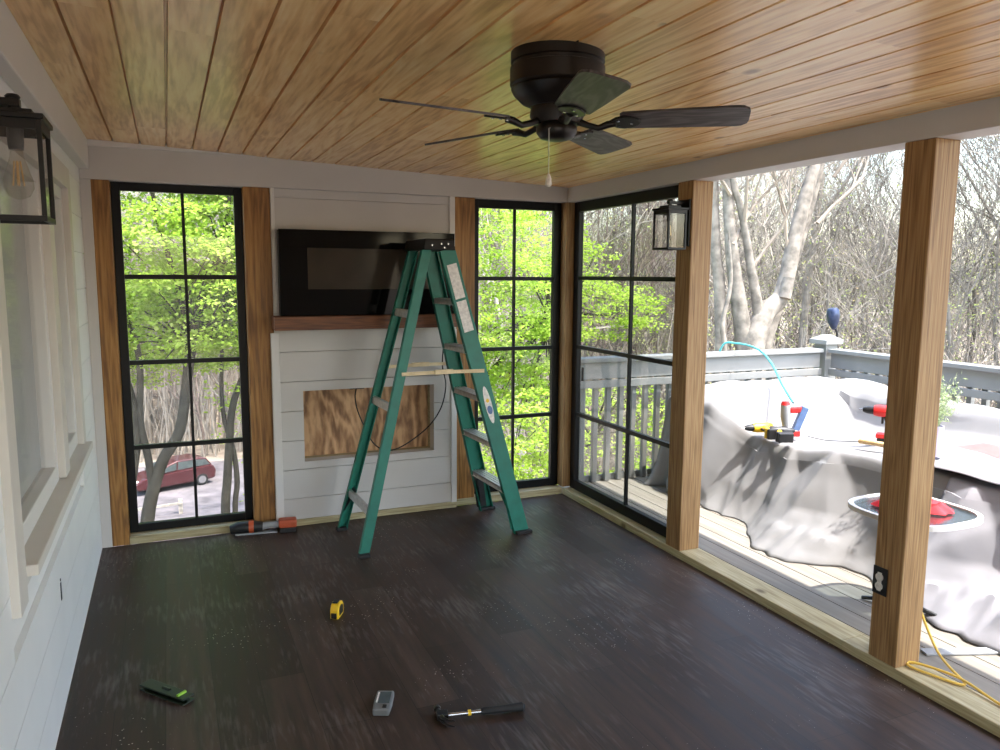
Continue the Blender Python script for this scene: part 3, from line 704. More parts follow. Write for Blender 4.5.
for z in (.25, .87, 1.44):
    p = rail_pt(False, 1, z); hw = p.y
    LA().box((p.x - .018, -hw, z - .024), (p.x - .012, hw, z + .024)).box((p.x - .012, -hw, z + .020), (p.x + .008, hw, z + .024)).done().build('rear_brace', M['alu'], lad)
# top cap
tp = LA(); tp.add([(-.105, -.185, HB - .005), (.105, -.185, HB - .005), (.105, .185, HB - .005), (-.105, .185, HB - .005), (-.095, -.175, HB + .062), (.095, -.175, HB + .062), (.095, .175, HB + .062), (-.095, .175, HB + .062)],
    [(0, 3, 2, 1), (4, 5, 6, 7), (0, 1, 5, 4), (1, 2, 6, 5), (2, 3, 7, 6), (3, 0, 4, 7)])
cap = tp.done().build('top_cap', M['blackmetal'], lad, bev=.006)
for x_, z_ in ((-.05, HB + .022), (.01, HB + .032), (.055, HB + .032), (.03, HB + .010)):
    LA().tube([(x_, -.179, z_), (x_, -.186, z_)], .005, 10).done().build('rivet', M['steel'], cap)
# spreaders
for side in (1, -1):
    a = rail_pt(False, side, 1.08) + Vector((0, side * .012, 0)); b = rail_pt(True, side, 1.08) + Vector((.03, side * .012, 0)); c = (a + b) / 2 + Vector((0, 0, .004))
    sp = LA(); sp.beam(a, c, .004, .022, (0, 1, 0)).beam(c, b, .004, .022, (0, 1, 0)); s_ = sp.done().build('spreader', M['brace'], lad)
    LA().box((c.x - .06, c.y - side * .0 - .008, c.z - .013), (c.x + .06, c.y + .008, c.z + .015)).done().build('spreader_lock', M['brace'], s_)
# feet and gussets
for side in (1, -1):
    p = rail_pt(True, side, 0)
    LA().box((p.x - .050, p.y - .035, 0), (p.x + .062, p.y + .012, .022)).done().build('rubber_foot', M['rubber'], lad, bev=.004)
    q = rail_pt(True, side, .29); g = LA()
    y_ = (q.y + p.y) / 2 - side * .012
    ys = (q.y - side * .012, p.y - side * .012)
    g.add([(q.x - .046, ys[0], q.z), (q.x - .046, ys[0] - side * .09, q.z), (p.x - .046 + .01, ys[1], .03), (q.x - .05, ys[0], q.z), (q.x - .05, ys[0] - side * .09, q.z), (p.x - .05 + .01, ys[1], .03)], [(0, 1, 2), (5, 4, 3), (0, 3, 4, 1), (1, 4, 5, 2), (2, 5, 3, 0)])
    g.add([(q.x + .03, ys[0], q.z), (q.x - .05, ys[0], q.z), (p.x - .075, ys[1], .03), (p.x + .0, ys[1], .03), (q.x + .03, ys[0] - side * .004, q.z), (q.x - .05, ys[0] - side * .004, q.z), (p.x - .075, ys[1] - side * .004, .03), (p.x, ys[1] - side * .004, .03)],
          [(0, 1, 2, 3), (7, 6, 5, 4), (0, 4, 5, 1), (1, 5, 6, 2), (2, 6, 7, 3), (3, 7, 4, 0)])
    g.done().build('gusset', M['dark'] if side > 0 else M['fibre'], lad)
    p = rail_pt(False, side, 0)
    LA().box((p.x - .034, p.y - .035, 0), (p.x + .032, p.y + .012, .022)).done().build('rubber_foot', M['rubber'], lad, bev=.004)
    q = rail_pt(False, side, .29)
    LA().add([(q.x + .0, q.y - side * .01, q.z), (q.x + .0, q.y - side * .10, q.z), (p.x + .0, p.y - side * .01, .10), (q.x + .004, q.y - side * .01, q.z), (q.x + .004, q.y - side * .10, q.z), (p.x + .004, p.y - side * .01, .10)],
        [(0, 1, 2), (5, 4, 3), (0, 3, 4, 1), (1, 4, 5, 2), (2, 5, 3, 0)]).done().build('gusset', M['dark'], lad)
# stickers on the outer face of the near front rail
def sticker(name, z0, z1, w, m, label=None, oval=False, lift=.0075):
    a, b = rail_pt(True, -1, z0), rail_pt(True, -1, z1); t_ = (b - a).normalized(); sd = Vector((0, -1, 0)); sd = (sd - sd.dot(t_) * t_).normalized(); u = t_.cross(sd)
    L = (b - a).length; mb = LA(); n = 20 if oval else 4
    if oval: pts = [(math.cos(6.283 * i / n) * w / 2, L / 2 + math.sin(6.283 * i / n) * L / 2) for i in range(n)]
    else: pts = [(-w / 2, 0), (w / 2, 0), (w / 2, L), (-w / 2, L)]
    vs = [a + u * x + t_ * y + sd * (lift + k) for k in (0, .0006) for x, y in pts]
    mb.add(vs, [tuple(range(n - 1, -1, -1)), tuple(range(n, 2 * n))] + [(i, (i + 1) % n, n + (i + 1) % n, n + i) for i in range(n)])
    o = mb.done().build(name, m, lad)
    if label: o['label'] = label
    return o
sticker('instruction_label', 1.535, 1.745, .066, M['sticker'], 'worn white instruction label, upper')
sticker('instruction_label', 1.33, 1.52, .066, M['sticker'], 'worn white instruction label, lower')
sticker('maker_label', .74, .98, .046, M['sticker'], 'oval white maker label', True)
sticker('label_print', .80, .855, .036, M['blue'], 'blue band on the oval label', True, .0085)
sticker('label_print', .875, .90, .022, M['yellow'], 'yellow mark on the oval label', True, .0085)

# ceiling fan -----------------------------------------------------------
FC = Vector((1.622, -2.85)); fz = ceil_z(FC.x)
fan = thing('ceiling_fan', 'dark bronze five blade ceiling fan flush on the pine ceiling', 'fan', (FC.x, FC.y, fz))
c3 = (FC.x, FC.y, 0)
MB().lathe([(.150, fz + .006), (.151, 2.355), (.144, 2.352), (.144, 2.342), (.152, 2.339), (.153, 2.286), (.146, 2.280), (.149, 2.273), (.140, 2.256), (.115, 2.232), (.093, 2.224), (.088, 2.218)], c3, 48).build('motor_housing', M['bronze'], fan, smooth=True)
MB().lathe([(.085, 2.2175), (.088, 2.190), (.078, 2.172), (.078, 2.166)], c3, 36).build('flywheel', M['bronze'], fan, smooth=True)
MB().lathe([(.058, 2.1655), (.066, 2.155), (.066, 2.138), (.052, 2.121), (.030, 2.115), (.012, 2.113)], c3, 36).build('switch_housing', M['bronze'], fan, smooth=True)
BA = [-36, 39, 113, 188, 255]
for i, a in enumerate(BA):
    m_ = Matrix.Translation((FC.x, FC.y, 2.172)) @ Matrix.Rotation(R(a), 4, 'Z')
    mp_ = m_ @ Matrix.Translation((0, 0, 0)) @ Matrix.Rotation(R(-13), 4, 'X')
    # blade outline
    pts = []
    outl = [(.205, .045), (.215, .056), (.38, .064), (.56, .070), (.578, .066), (.594, .05), (.598, .03)]
    pts = [(x, y) for x, y in outl] + [(x, -y) for x, y in reversed(outl)]
    b_ = LB(mp_); b_.prism(pts, -.0035, .0035); bl = b_.done()
    o = bpy.data.objects.new('tmp', None)
    # keep wood grain along the blade: build locally and rotate the object
    me = MB(); me.prism(pts, -.0035, .0035); ob_ = me.build('blade', M['blade'], None, bev=.001, origin=(0, 0, 0))
    ob_.parent = fan; ob_.matrix_local = Matrix.Translation(-Vector((FC.x, FC.y, fz))) @ mp_; OFF[ob_] = Vector((0, 0, 0))
    bpy.data.objects.remove(o)
    k = LB(m_); k.tube([(.070, 0, .0), (.10, 0, -.012), (.135, 0, -.022), (.165, 0, -.012), (.19, 0, -.008)], [.012, .010, .010, .012, .012], 10); k.done().build('blade_arm', M['bronze'], fan, smooth=True)
    k = LB(mp_)
    ar = [(.17, .012), (.19, .034), (.215, .043), (.24, .036), (.262, .018), (.27, 0)]
    k.prism([(x, y) for x, y in ar] + [(x, -y) for x, y in reversed(ar[:-1])], -.011, -.004); k.done().build('blade_holder', M['bronze'], fan, bev=.002)
    for sx, sy in ((.2, .02), (.2, -.02), (.24, 0)):
        k = LB(mp_); k.tube([(sx, sy, -.0112), (sx, sy, -.014)], .005, 8); k.done().build('screw', M['steel'], fan)
ch = MB().tube([(FC.x - .045, FC.y - .045, 2.145), (FC.x - .058, FC.y - .06, 2.140), (FC.x - .058, FC.y - .062, 2.0)], .0016, 6).build('pull_chain', M['alu'], fan)
MB().lathe([(.003, 2.0), (.009, 1.985), (.010, 1.965), (.005, 1.96)], (FC.x - .058, FC.y - .062, 0), 12).build('chain_pull', M['sticker'], ch, smooth=True)

# lanterns ----------------------------------------------------------------
def lantern(label, loc, rz, A, Bx):
    t = thing('wall_lantern', label, 'lantern', loc); t.rotation_euler = (0, 0, rz); OFF[t] = Vector((0, 0, 0))
    Wd, Hh, mid = .075, .222, (A + Bx) / 2      # body from x=A..Bx, y +-Wd, z 0..Hh
    def P(name, mb, m, parent=t, **k):
        OFF[parent] = Vector((0, 0, 0)); return mb.build(name, m, parent, **k)
    P('back_plate', MB().box((0, -.058, .02), (.012, .058, .285)), M['blackmetal'], bev=.003)
    P('arm', MB().box((.012, -.014, .258), (mid + .014, .014, .274)).tube([(mid, 0, .262), (mid, 0, .242)], .011, 10), M['blackmetal'])
    P('roof', MB().box((A - .006, -Wd - .006, Hh), (Bx + .006, Wd + .006, Hh + .012)).box((A + .02, -Wd + .03, Hh + .0125), (Bx - .02, Wd - .03, Hh + .026)), M['blackmetal'], bev=.002)
    P('knob', MB().lathe([(.014, .2745), (.016, .279), (.012, .284), (.004, .286)], (mid, 0, 0), 14), M['blackmetal'], smooth=True)
    fr = MB(); w = .010
    for x_ in (A, Bx - w):
        for y_ in (-Wd, Wd - w): fr.box((x_, y_, .012), (x_ + w, y_ + w, Hh))
    fr.box((A, -Wd, 0), (Bx, -Wd + w, .012)).box((A, Wd - w, 0), (Bx, Wd, .012)).box((A, -Wd + w, 0), (A + w, Wd - w, .012)).box((Bx - w, -Wd + w, 0), (Bx, Wd - w, .012))
    fr.box((A + w, -Wd, Hh - .022), (Bx - w, -Wd + .004, Hh)).box((A + w, Wd - .004, Hh - .022), (Bx - w, Wd, Hh)).box((Bx - .004, -Wd + w, Hh - .022), (Bx, Wd - w, Hh))
    P('frame', fr, M['blackmetal'], bev=.001)
    gl = MB()
    gl.box((A + w, -Wd + .005, .012), (Bx - w, -Wd + .007, Hh)).box((A + w, Wd - .007, .012), (Bx - w, Wd - .005, Hh)).box((Bx - .007, -Wd + w, .012), (Bx - .005, Wd - w, Hh)).box((A + .005, -Wd + w, .012), (A + .007, Wd - w, Hh))
    P('glass_panes', gl, M['lampglass'])
    P('socket', MB().lathe([(.017, Hh - .001), (.017, Hh - .045), (.015, Hh - .06)], (mid, 0, 0), 18), M['dark'], smooth=True)
    bp = [(.013, Hh - .0605), (.014, Hh - .075), (.022, Hh - .10), (.031, Hh - .130), (.031, Hh - .145), (.022, Hh - .163), (.008, Hh - .170), (.001, Hh - .1705)]
    b = P('bulb', MB().lathe(bp, (mid, 0, 0), 24), M['bulb'], smooth=True)
    f = MB()
    for k in range(4):
        a = k * 1.571; f.tube([(mid + .006 * math.cos(a), .006 * math.sin(a), Hh - .085), (mid + .011 * math.cos(a), .011 * math.sin(a), Hh - .14)], .0018, 5)
    P('filament', f, M['fil'], b)
    return t
l1 = lantern('black box wall lantern with clear bulb on the white siding at left', (.0005, -3.05, 1.795), 0, .075, .198)
l2 = lantern('black box wall lantern mounted high on the cedar post by the side window', (W + .0005, -1.43, 1.83), math.pi, .038, .162)

# things on the floor -------------------------------------------------------
# tape measure
t = thing('tape_measure', 'yellow and black tape measure standing on the dark floor', 'tape measure', (1.138, -1.50, 0))
tm_ = local((1.138, -1.50, 0), R(60)) @ Matrix.Scale(1.12, 4)
pro = [(-.036, 0), (.036, 0), (.040, .02), (.038, .045), (.026, .064), (-.004, .070), (-.026, .062), (-.038, .040)]
mx_ = Matrix.Rotation(R(90), 4, 'X')
a = LB(tm_ @ mx_); a.prism(pro, -.019, .019); a.done().build('case', M['yellow'], t, bev=.006)
for s_ in (-1, 1):
    a = LB(tm_ @ mx_); a.prism([(x * .62, .034 + (y - .034) * .62) for x, y in pro], s_ * .0195 - .0015, s_ * .0195 + .0015); a.done().build('side_grip', M['dark'], t, bev=.001)
a = LB(tm_); a.box((-.026, -.012, .0695), (.012, .012, .074)); a.done().build('lock_button', M['dark'], t, bev=.002)
a = LB(tm_); a.box((-.043, -.012, .006), (-.037, .012, .03)); a.done().build('tape_hook', M['dark'], t)
# green-black level bar
t = thing('torpedo_level', 'dark torpedo level with a green vial lying on the floor at left', 'level', (.363, -1.96, 0))
lv = local((.363, -1.96, 0), R(-50))
a = LB(lv); a.box((-.125, -.028, 0), (.125, .028, .006)).box((-.125, -.006, .006), (.125, .006, .020)).box((-.125, -.028, .020), (.125, .028, .026)); a.done().build('body', M['darkgreen'], t, bev=.002)
a = LB(lv); a.tube([(.085, -.02, .028), (.085, .02, .028)], .007, 10); a.done().build('vial', M['lime'], t, smooth=True)
a = LB(lv); a.tube([(-.02, 0, .0265), (.02, 0, .0265)], .007, 10); a.done().build('vial', M['darkgreen'], t, smooth=True)
# small grey stud finder box
M['grey2'] = mat('worn_grey_plastic', (.15, .155, .15), .5, var=.15, scale=20)
t = thing('stud_finder', 'small grey box with dark screen lying beside the hammer', 'meter', (1.142, -2.378, 0))
sf = local((1.142, -2.378, 0), R(-23))
a = LB(sf); a.prism([(-.032, -.065), (.032, -.065), (.036, .0), (.034, .075), (-.034, .075), (-.036, 0)], 0, .028); a.done().build('case', M['grey2'], t, bev=.006)
a = LB(sf); a.box((-.018, -.02, .0275), (.026, .062, .0295)); a.done().build('screen', M['lcd'], t, bev=.001)
a = LB(sf); a.box((-.026, -.015, .0275), (-.021, .055, .031)); a.done().build('side_strip', M['sticker'], t)
a = LB(sf); a.box((.004, -.052, .0275), (.02, -.034, .0315)); a.done().build('button', M['dark'], t, bev=.001)
# hammer
t = thing('claw_hammer', 'black handled claw hammer with a yellow band on the floor', 'hammer', (1.45, -2.57, 0))
hm = local((1.318, -2.55, .018), R(-11)) @ Matrix.Scale(.96, 4)
a = LB(hm); a.tube([(.03, 0, .0), (.10, 0, .0), (.17, 0, .0)], [.008, .008, .009], 10); a.done().build('shaft', M['steel'], t, smooth=True)
a = LB(hm); a.tube([(.165, 0, 0), (.175, 0, 0), (.24, 0, 0), (.30, 0, 0), (.335, 0, 0), (.345, 0, 0)], [.010, .0145, .0135, .016, .018, .010], 14); a.done().build('grip', M['rubber'], t, smooth=True)
a = LB(hm); a.tube([(.112, 0, 0), (.124, 0, 0)], .0115, 12); a.done().build('band', M['yellow'], t)
a = LB(hm)
a.tube([(-.004, .060, 0), (-.004, .044, 0), (-.003, .040, 0), (-.001, .022, 0)], [.0145, .0145, .0105, .010], 14)
a.box((-.012, -.016, -.012), (.032, .024, .013)); a.done().build('head', M['bronze'], t, bev=.003)
a = LB(hm)
for s_ in (-1, 1):
    pts = [(.004, -.012, s_ * .006), (.010, -.035, s_ * .008), (.026, -.054, s_ * .010), (.050, -.066, s_ * .012)]
    a.tube(pts, [.009, .007, .005, .002], 8)
a.done().build('claw', M['bronze'], t, smooth=True)
# oscillating tool on the floor below the left window
t = thing('reciprocating_saw', 'dark and orange power saw lying on the floor below the left tall window', 'power tool', (.95, -.10, 0))
om = local((.94, -.085, 0), R(-7))
a = LB(om); a.tube([(-.20, 0, .040), (-.15, 0, .048), (-.06, 0, .050), (.0, 0, .046)], [.028, .040, .040, .030], 14); a.done().build('motor_body', M['dark'], t, smooth=True)
a = LB(om); a.tube([(-.085, 0, .0505), (-.055, 0, .0505)], .0415, 14); a.done().build('collar', M['orange'], t, smooth=True)
a = LB(om); a.tube([(-.005, 0, .046), (.05, 0, .055), (.11, 0, .05)], [.026, .018, .022], 12); a.done().build('handle', M['grey'], t, smooth=True)
a = LB(om); a.box((.10, -.042, .032), (.215, .042, .085)); a.done().build('battery', M['orange'], t, bev=.012)
a = LB(om); a.box((.105, -.038, 0), (.21, .038, .0315)); a.done().build('battery_base', M['dark'], t, bev=.005)
a = LB(om); a.box((-.17, -.02, .0), (.09, .02, .012)); a.done().build('guide_shoe', M['grey'], t, bev=.003)

# ------------------------------------------------------------------ terrain and woods
def terr(x, y):
    base = -3.2 - .243 * min(max(y - 3, 0), 30)
    r = math.hypot(x, y)
    rise = min(max(r - 53, 0) * .24, 8 + 10 * (1 - sst(.1, .5, math.atan2(x, max(y, .1)))))
    side = -.05 * max(0, min(x - 6, 30))
    n = noise.noise(Vector((x * .08, y * .08, 0))) * .8 if r > 12 else 0
    return base + rise + side + n * (0 if (-14 < x < 14 and 24 < y < 49) else 1)
g = MB(); NXg = 110; vs = []
gx = [-70 + 200 * i / NXg for i in range(NXg + 1)]; gy = [-70 + 200 * i / NXg for i in range(NXg + 1)]
for yy in gy:
    for xx in gx: vs.append((xx, yy, terr(xx, yy)))
g.add(vs, [(j * (NXg + 1) + i, j * (NXg + 1) + i + 1, (j + 1) * (NXg + 1) + i + 1, (j + 1) * (NXg + 1) + i) for j in range(NXg) for i in range(NXg)])
struct(g.build('ground', M['ground'], smooth=True, origin=(0, 0, 0)))
dr = MB(); vs = []; nn = 24
for j in range(nn + 1):
    for i in range(nn + 1):
        xx = -12 + 24 * i / nn; yy = 27 + 20 * j / nn; vs.append((xx, yy, terr(xx, yy) + .06))
dr.add(vs, [(j * (nn + 1) + i, j * (nn + 1) + i + 1, (j + 1) * (nn + 1) + i + 1, (j + 1) * (nn + 1) + i) for j in range(nn) for i in range(nn)])
struct(dr.build('driveway', M['gravel'], smooth=True, origin=(0, 0, 0)))

# red car -------------------------------------------------------------------
def car():
    cl = Vector((.15, 41.5, terr(.15, 41.5) + .06))
    t = thing('car', 'dark red hatchback parked on the pale drive beyond the left tall window', 'car', cl)
    m_ = Matrix.Translation(cl) @ Matrix.Rotation(R(180 + 22), 4, 'Z')
    body = [(-2.2, .35), (-2.25, .75), (-2.15, 1.0), (-2.0, 1.12), (1.0, 1.02), (1.9, .88), (2.25, .72), (2.28, .4), (2.1, .28), (-2.0, .28)]
    cab = [(-2.05, 1.10), (-1.75, 1.52), (-1.3, 1.60), (-.1, 1.60), (.55, 1.42), (1.15, 1.03)]
    mx = Matrix.Rotation(R(90), 4, 'X')
    a = LB(m_ @ mx); a.prism(body, -.9, .9); a.done().build('body', M['carred'], t, bev=.08)
    a = LB(m_ @ mx)
    n = len(cab); vs = [Vector((x, z, (-.86 if s < 0 else .86) * (1 - .18 * (z - 1.03) / .57) )) for s in (-1, 1) for x, z in cab]
    a.add(vs, [tuple(range(n - 1, -1, -1)), tuple(range(n, 2 * n))] + [(i, (i + 1) % n, n + (i + 1) % n, n + i) for i in range(n)]); a.done().build('cabin', M['carred'], t, bev=.04)
    for s in (-1, 1):
        for poly in ([(-1.9, 1.16), (-1.68, 1.46), (-1.05, 1.52), (-1.0, 1.14)], [(-.93, 1.14), (-.98, 1.52), (-.12, 1.53), (-.05, 1.12)], [(.03, 1.12), (-.04, 1.52), (.48, 1.36), (.95, 1.08)]):
            a = LB(m_ @ mx)
            vs = [Vector((x, z, s * (.86 * (1 - .18 * (z - 1.03) / .57) + k))) for k in (0, .015) for x, z in poly]
            a.add(vs, [(3, 2, 1, 0), (4, 5, 6, 7)] + [(i, (i + 1) % 4, 4 + (i + 1) % 4, 4 + i) for i in range(4)]); a.done().build('side_window', M['carglass'], t)
        for wx in (-1.4, 1.38):
            a = LB(m_ @ mx @ Matrix.Translation((wx, .34, s * .80))); a.lathe([(.20, -.11), (.33, -.11), (.35, -.06), (.35, .08), (.33, .11), (.22, .11)], (0, 0, 0), 24)
            w_ = a.done().build('wheel', M['rubber'], t, smooth=True)
            a = LB(m_ @ mx @ Matrix.Translation((wx, .34, s * .90))); a.lathe([(.05, -.02), (.22, -.02), (.23, .015), (.06, .02)], (0, 0, 0), 20); a.done().build('hubcap', M['steel'], w_, smooth=True)
        a = LB(m_); a.box((2.05, s * .62 - .16, .68), (2.27, s * .62 + .16, .82)); a.done().build('headlight', M['sticker'], t, bev=.02)
    a = LB(m_); a.add([(.60, -.66, 1.43), (.60, .66, 1.43), (1.17, .76, 1.08), (1.17, -.76, 1.08), (.62, -.66, 1.46), (.62, .66, 1.46), (1.19, .76, 1.11), (1.19, -.76, 1.11)], [(0, 3, 2, 1), (4, 5, 6, 7), (0, 1, 5, 4), (1, 2, 6, 5), (2, 3, 7, 6), (3, 0, 4, 7)])
    a.done().build('windscreen', M['carglass'], t)
car()
# little rail fence by the drive
t = thing('rail_fence', 'low wooden rail fence below the drive seen through the left tall window', 'fence', (-.2, 36, terr(-.2, 36)))
for x_ in (-2.4, -.9, .55): 
    z_ = terr(x_, 36); MB().box((x_ - .10, 35.9, z_ - .1), (x_ + .10, 36.1, z_ + .80)).build('fence_post', M['barkp'], t)
z_ = terr(0, 36); MB().beam((-2.7, 35.88, z_ + .45), (.65, 35.88, z_ + .62), .06, .12).build('fence_rail', M['barkp'], t)

# trees
def rot_to(d, ang, az):
    u = d.orthogonal().normalized(); w = d.cross(u); s = u * math.cos(az) + w * math.sin(az)
    return (d * math.cos(ang) + s * math.sin(ang)).normalized()
def grow(mb, p, d, length, r, depth, rng, tips, grav=.12, minr=.004, wob=.18):
    n = 5 if depth > 1 else 3; pts = [p]; rad = [r]; q = p.copy(); dd = d.copy(); step = length / n
    for i in range(n):
        dd = (dd + Vector((rng.gauss(0, wob), rng.gauss(0, wob), rng.gauss(0, wob * .6) + grav * .3))).normalized()
        q = q + dd * step; pts.append(q.copy()); rad.append(max(r * (1 - .62 * (i + 1) / n), minr * .6))
    mb.tube(pts, rad, 8 if depth >= 4 else (5 if depth >= 2 else 3), cap=False)
    if depth == 0: tips.append(q.copy()); return
    nb = {4: 9, 3: 6, 2: 5, 1: 4}.get(depth, 3)
    for k in range(nb):
        u = rng.uniform(.30, 1.0) if k else 1.0; i = min(int(u * n), n - 1); b = pts[i].lerp(pts[i + 1], u * n - i)
        rr = rad[i] + (rad[i + 1] - rad[i]) * (u * n - i)
        nd = rot_to(dd if u > .7 else (pts[i + 1] - pts[i]).normalized(), rng.uniform(.35, .95), rng.uniform(0, 6.28))
        nd = (nd + Vector((0, 0, .25))).normalized()
        grow(mb, b, nd, length * rng.uniform(.42, .66), max(rr * rng.uniform(.45, .7), minr), depth - 1, rng, tips, grav, minr, wob)
def leaf_cluster(v, f, c, n, rad, thick, size, rng):
    """numpy: n leaf kites scattered in a flattened disc round c"""
    a = rng.uniform(0, 2 * np.pi, n); rr = rad * np.sqrt(rng.uniform(0, 1, n))
    cen = np.stack([c[0] + rr * np.cos(a), c[1] + rr * np.sin(a), c[2] + rng.normal(0, thick, n) - .18 * rr ** 2], 1)
    d = rng.normal(0, 1, (n, 3)); d[:, 2] *= .45; d /= np.linalg.norm(d, axis=1)[:, None]
    up = rng.normal(0, .45, (n, 3)); up[:, 2] += 1; e = np.cross(d, up); e /= np.linalg.norm(e, axis=1)[:, None]
    s = size * rng.uniform(.6, 1.25, n)[:, None]
    # five pointed leaf: tip, two shoulders, base
    q = np.stack([cen + d * s, cen + e * s * .62 + d * s * .05, cen - d * s * .55, cen - e * s * .62 + d * s * .05], 1)
    v.append(q.reshape(-1, 3))
def leaf_mesh(name, vlist, m, parent, off):
    V = np.concatenate(vlist) - np.array(off); nq = len(V) // 4
    me = bpy.data.meshes.new(name); me.vertices.add(len(V)); me.vertices.foreach_set('co', V.astype(np.float32).ravel())
    me.loops.add(nq * 4); me.loops.foreach_set('vertex_index', np.arange(nq * 4, dtype=np.int32))
    me.polygons.add(nq); me.polygons.foreach_set('loop_start', np.arange(0, nq * 4, 4, dtype=np.int32)); me.polygons.foreach_set('loop_total', np.full(nq, 4, dtype=np.int32))
    me.update(); me.validate(); me.materials.append(m)
    o = bpy.data.objects.new(name, me); C.objects.link(o); OFF[o] = Vector(off)
    if parent: o.parent = parent
    else: o.location = off
    return o
nr = np.random.default_rng(5)
def maple(label, base, stems, crowns, seed, leaf_size=.034):
    """stems: list of (points, radii); crowns: list of (centre, radii, sprays, leaves per spray)"""
    t = thing('maple_tree', label, 'tree', base); rng = random.Random(seed); tr = MB(); tips = []
    for pts, rad in stems: tr.tube(smoothpath(pts, 4), (.74 * np.interp(np.linspace(0, len(pts) - 1, 4 * (len(pts) - 1) + 1), range(len(pts)), rad)).tolist(), 10, cap=True)
    tr.build('trunk', M['bark'], t, smooth=True)
    V = []; br = MB(); ends = [Vector(s[0][-1]) for s in stems]
    for c, r, ns, nl in crowns:
        for _ in range(ns):
            d = nr.normal(0, 1, 3); d /= np.linalg.norm(d); rr = nr.uniform(.25, 1) ** .45
            p = np.array(c) + d * rr * np.array(r)
            leaf_cluster(V, None, p, int(nl * 1.75), nr.uniform(.20, .42), .035, leaf_size, nr)
            if rng.random() < .14:
                e = min(ends, key=lambda q: (q - Vector(p)).length); mid = e.lerp(Vector(p), .5) + Vector((rng.gauss(0, .15), rng.gauss(0, .15), rng.gauss(.1, .15)))
                br.tube([e.lerp(Vector(p), .12), mid, Vector(p)], [.016, .010, .004], 4, cap=False)
    br.build('branches', M['bark'], t); leaf_mesh('foliage', V, M['leaf'], t, base)
    return t
maple('bright green maple with forked dark trunks outside the left tall window', (.05, 4.0, -3.35),
    [([(-.05, 4.0, -3.4), (.02, 4.0, -2.0), (.104, 4.0, -1.16), (.177, 4.0, -.768), (.307, 4.0, -.382), (.496, 4.0, -.056), (.592, 4.0, .502), (.66, 4.0, .95)], [.13, .11, .10, .095, .085, .08, .075, .085]),
     ([(.66, 4.0, .93), (.80, 4.05, 1.4), (1.05, 4.2, 2.1), (1.2, 4.3, 3.0)], [.06, .05, .04, .02]), ([(.66, 4.0, .93), (.55, 4.05, 1.5), (.35, 4.2, 2.4), (.3, 4.3, 3.2)], [.055, .045, .035, .02]),
     ([(.19, 4.0, -.72), (.16, 4.0, -.35), (.10, 4.0, .1), (.12, 4.0, .8), (-.05, 4.1, 1.6), (-.2, 4.3, 2.8)], [.06, .055, .05, .045, .035, .015]),
     ([(-.15, 4.0, -3.4), (-.10, 4.0, -1.4), (-.02, 4.0, -.7), (.06, 4.0, -.1), (.0, 4.0, .5), (-.3, 4.1, 1.3), (-.5, 4.3, 2.4)], [.06, .055, .05, .05, .045, .035, .015])],
    [((-.2, 4.6, 2.6), (3.0, 1.9, 2.2), 1250, 44), ((.0, 4.9, 1.1), (2.4, 1.6, .65), 230, 44)], 1)
maple('twin stemmed young maple right of the forked trunks in the left tall window', (1.0, 4.3, -3.4),
    [([(.93, 4.3, -3.5), (.95, 4.3, -1.3), (.99, 4.3, -.75), (1.03, 4.3, -.3), (1.1, 4.3, .2), (1.35, 4.3, .8), (1.55, 4.4, 1.5), (1.8, 4.5, 2.4)], [.085, .075, .07, .062, .055, .045, .035, .015]),
     ([(1.05, 4.32, -3.5), (1.06, 4.32, -1.3), (1.10, 4.32, -.8), (1.07, 4.32, -.4), (.97, 4.32, .1), (1.0, 4.4, .9), (1.1, 4.5, 1.8)], [.05, .045, .045, .04, .035, .03, .012])],
    [((1.9, 4.9, 2.0), (1.8, 1.5, 2.0), 480, 42), ((1.7, 4.7, .1), (.75, .5, .7), 26, 26), ((2.1, 5.0, -1.0), (.9, .6, .7), 26, 26)], 2)
maple('dense bright green maple filling the narrow window beside the corner post', (3.9, 5.0, -3.6),
    [([(3.8, 5.0, -3.7), (3.9, 5.0, -1.5), (4.05, 5.0, .2), (4.3, 5.0, 1.6), (4.5, 5.1, 2.8)], [.12, .10, .08, .06, .02]),
     ([(4.0, 5.0, -.4), (4.8, 4.9, .5), (5.6, 5.0, 1.1)], [.05, .04, .02]), ([(3.95, 5.0, -.9), (3.2, 5.0, .2), (2.8, 5.0, 1.4)], [.05, .04, .02])],
    [((4.2, 5.1, 1.7), (2.1, 1.6, 1.9), 560, 46), ((4.4, 4.9, -.5), (1.8, 1.3, 1.3), 300, 44), ((6.5, 5.2, 1.2), (1.1, .8, .55), 60, 38)], 3)
maple('low leafy sapling glimpsed between the railing balusters by the side window', (5.6, 3.2, -3.3),
    [([(5.6, 3.2, -3.4), (5.5, 3.2, -1.5), (5.3, 3.2, -.3)], [.05, .04, .015])],
    [((5.2, 3.3, -.4), (1.4, .9, 1.1), 70, 34)], 4)

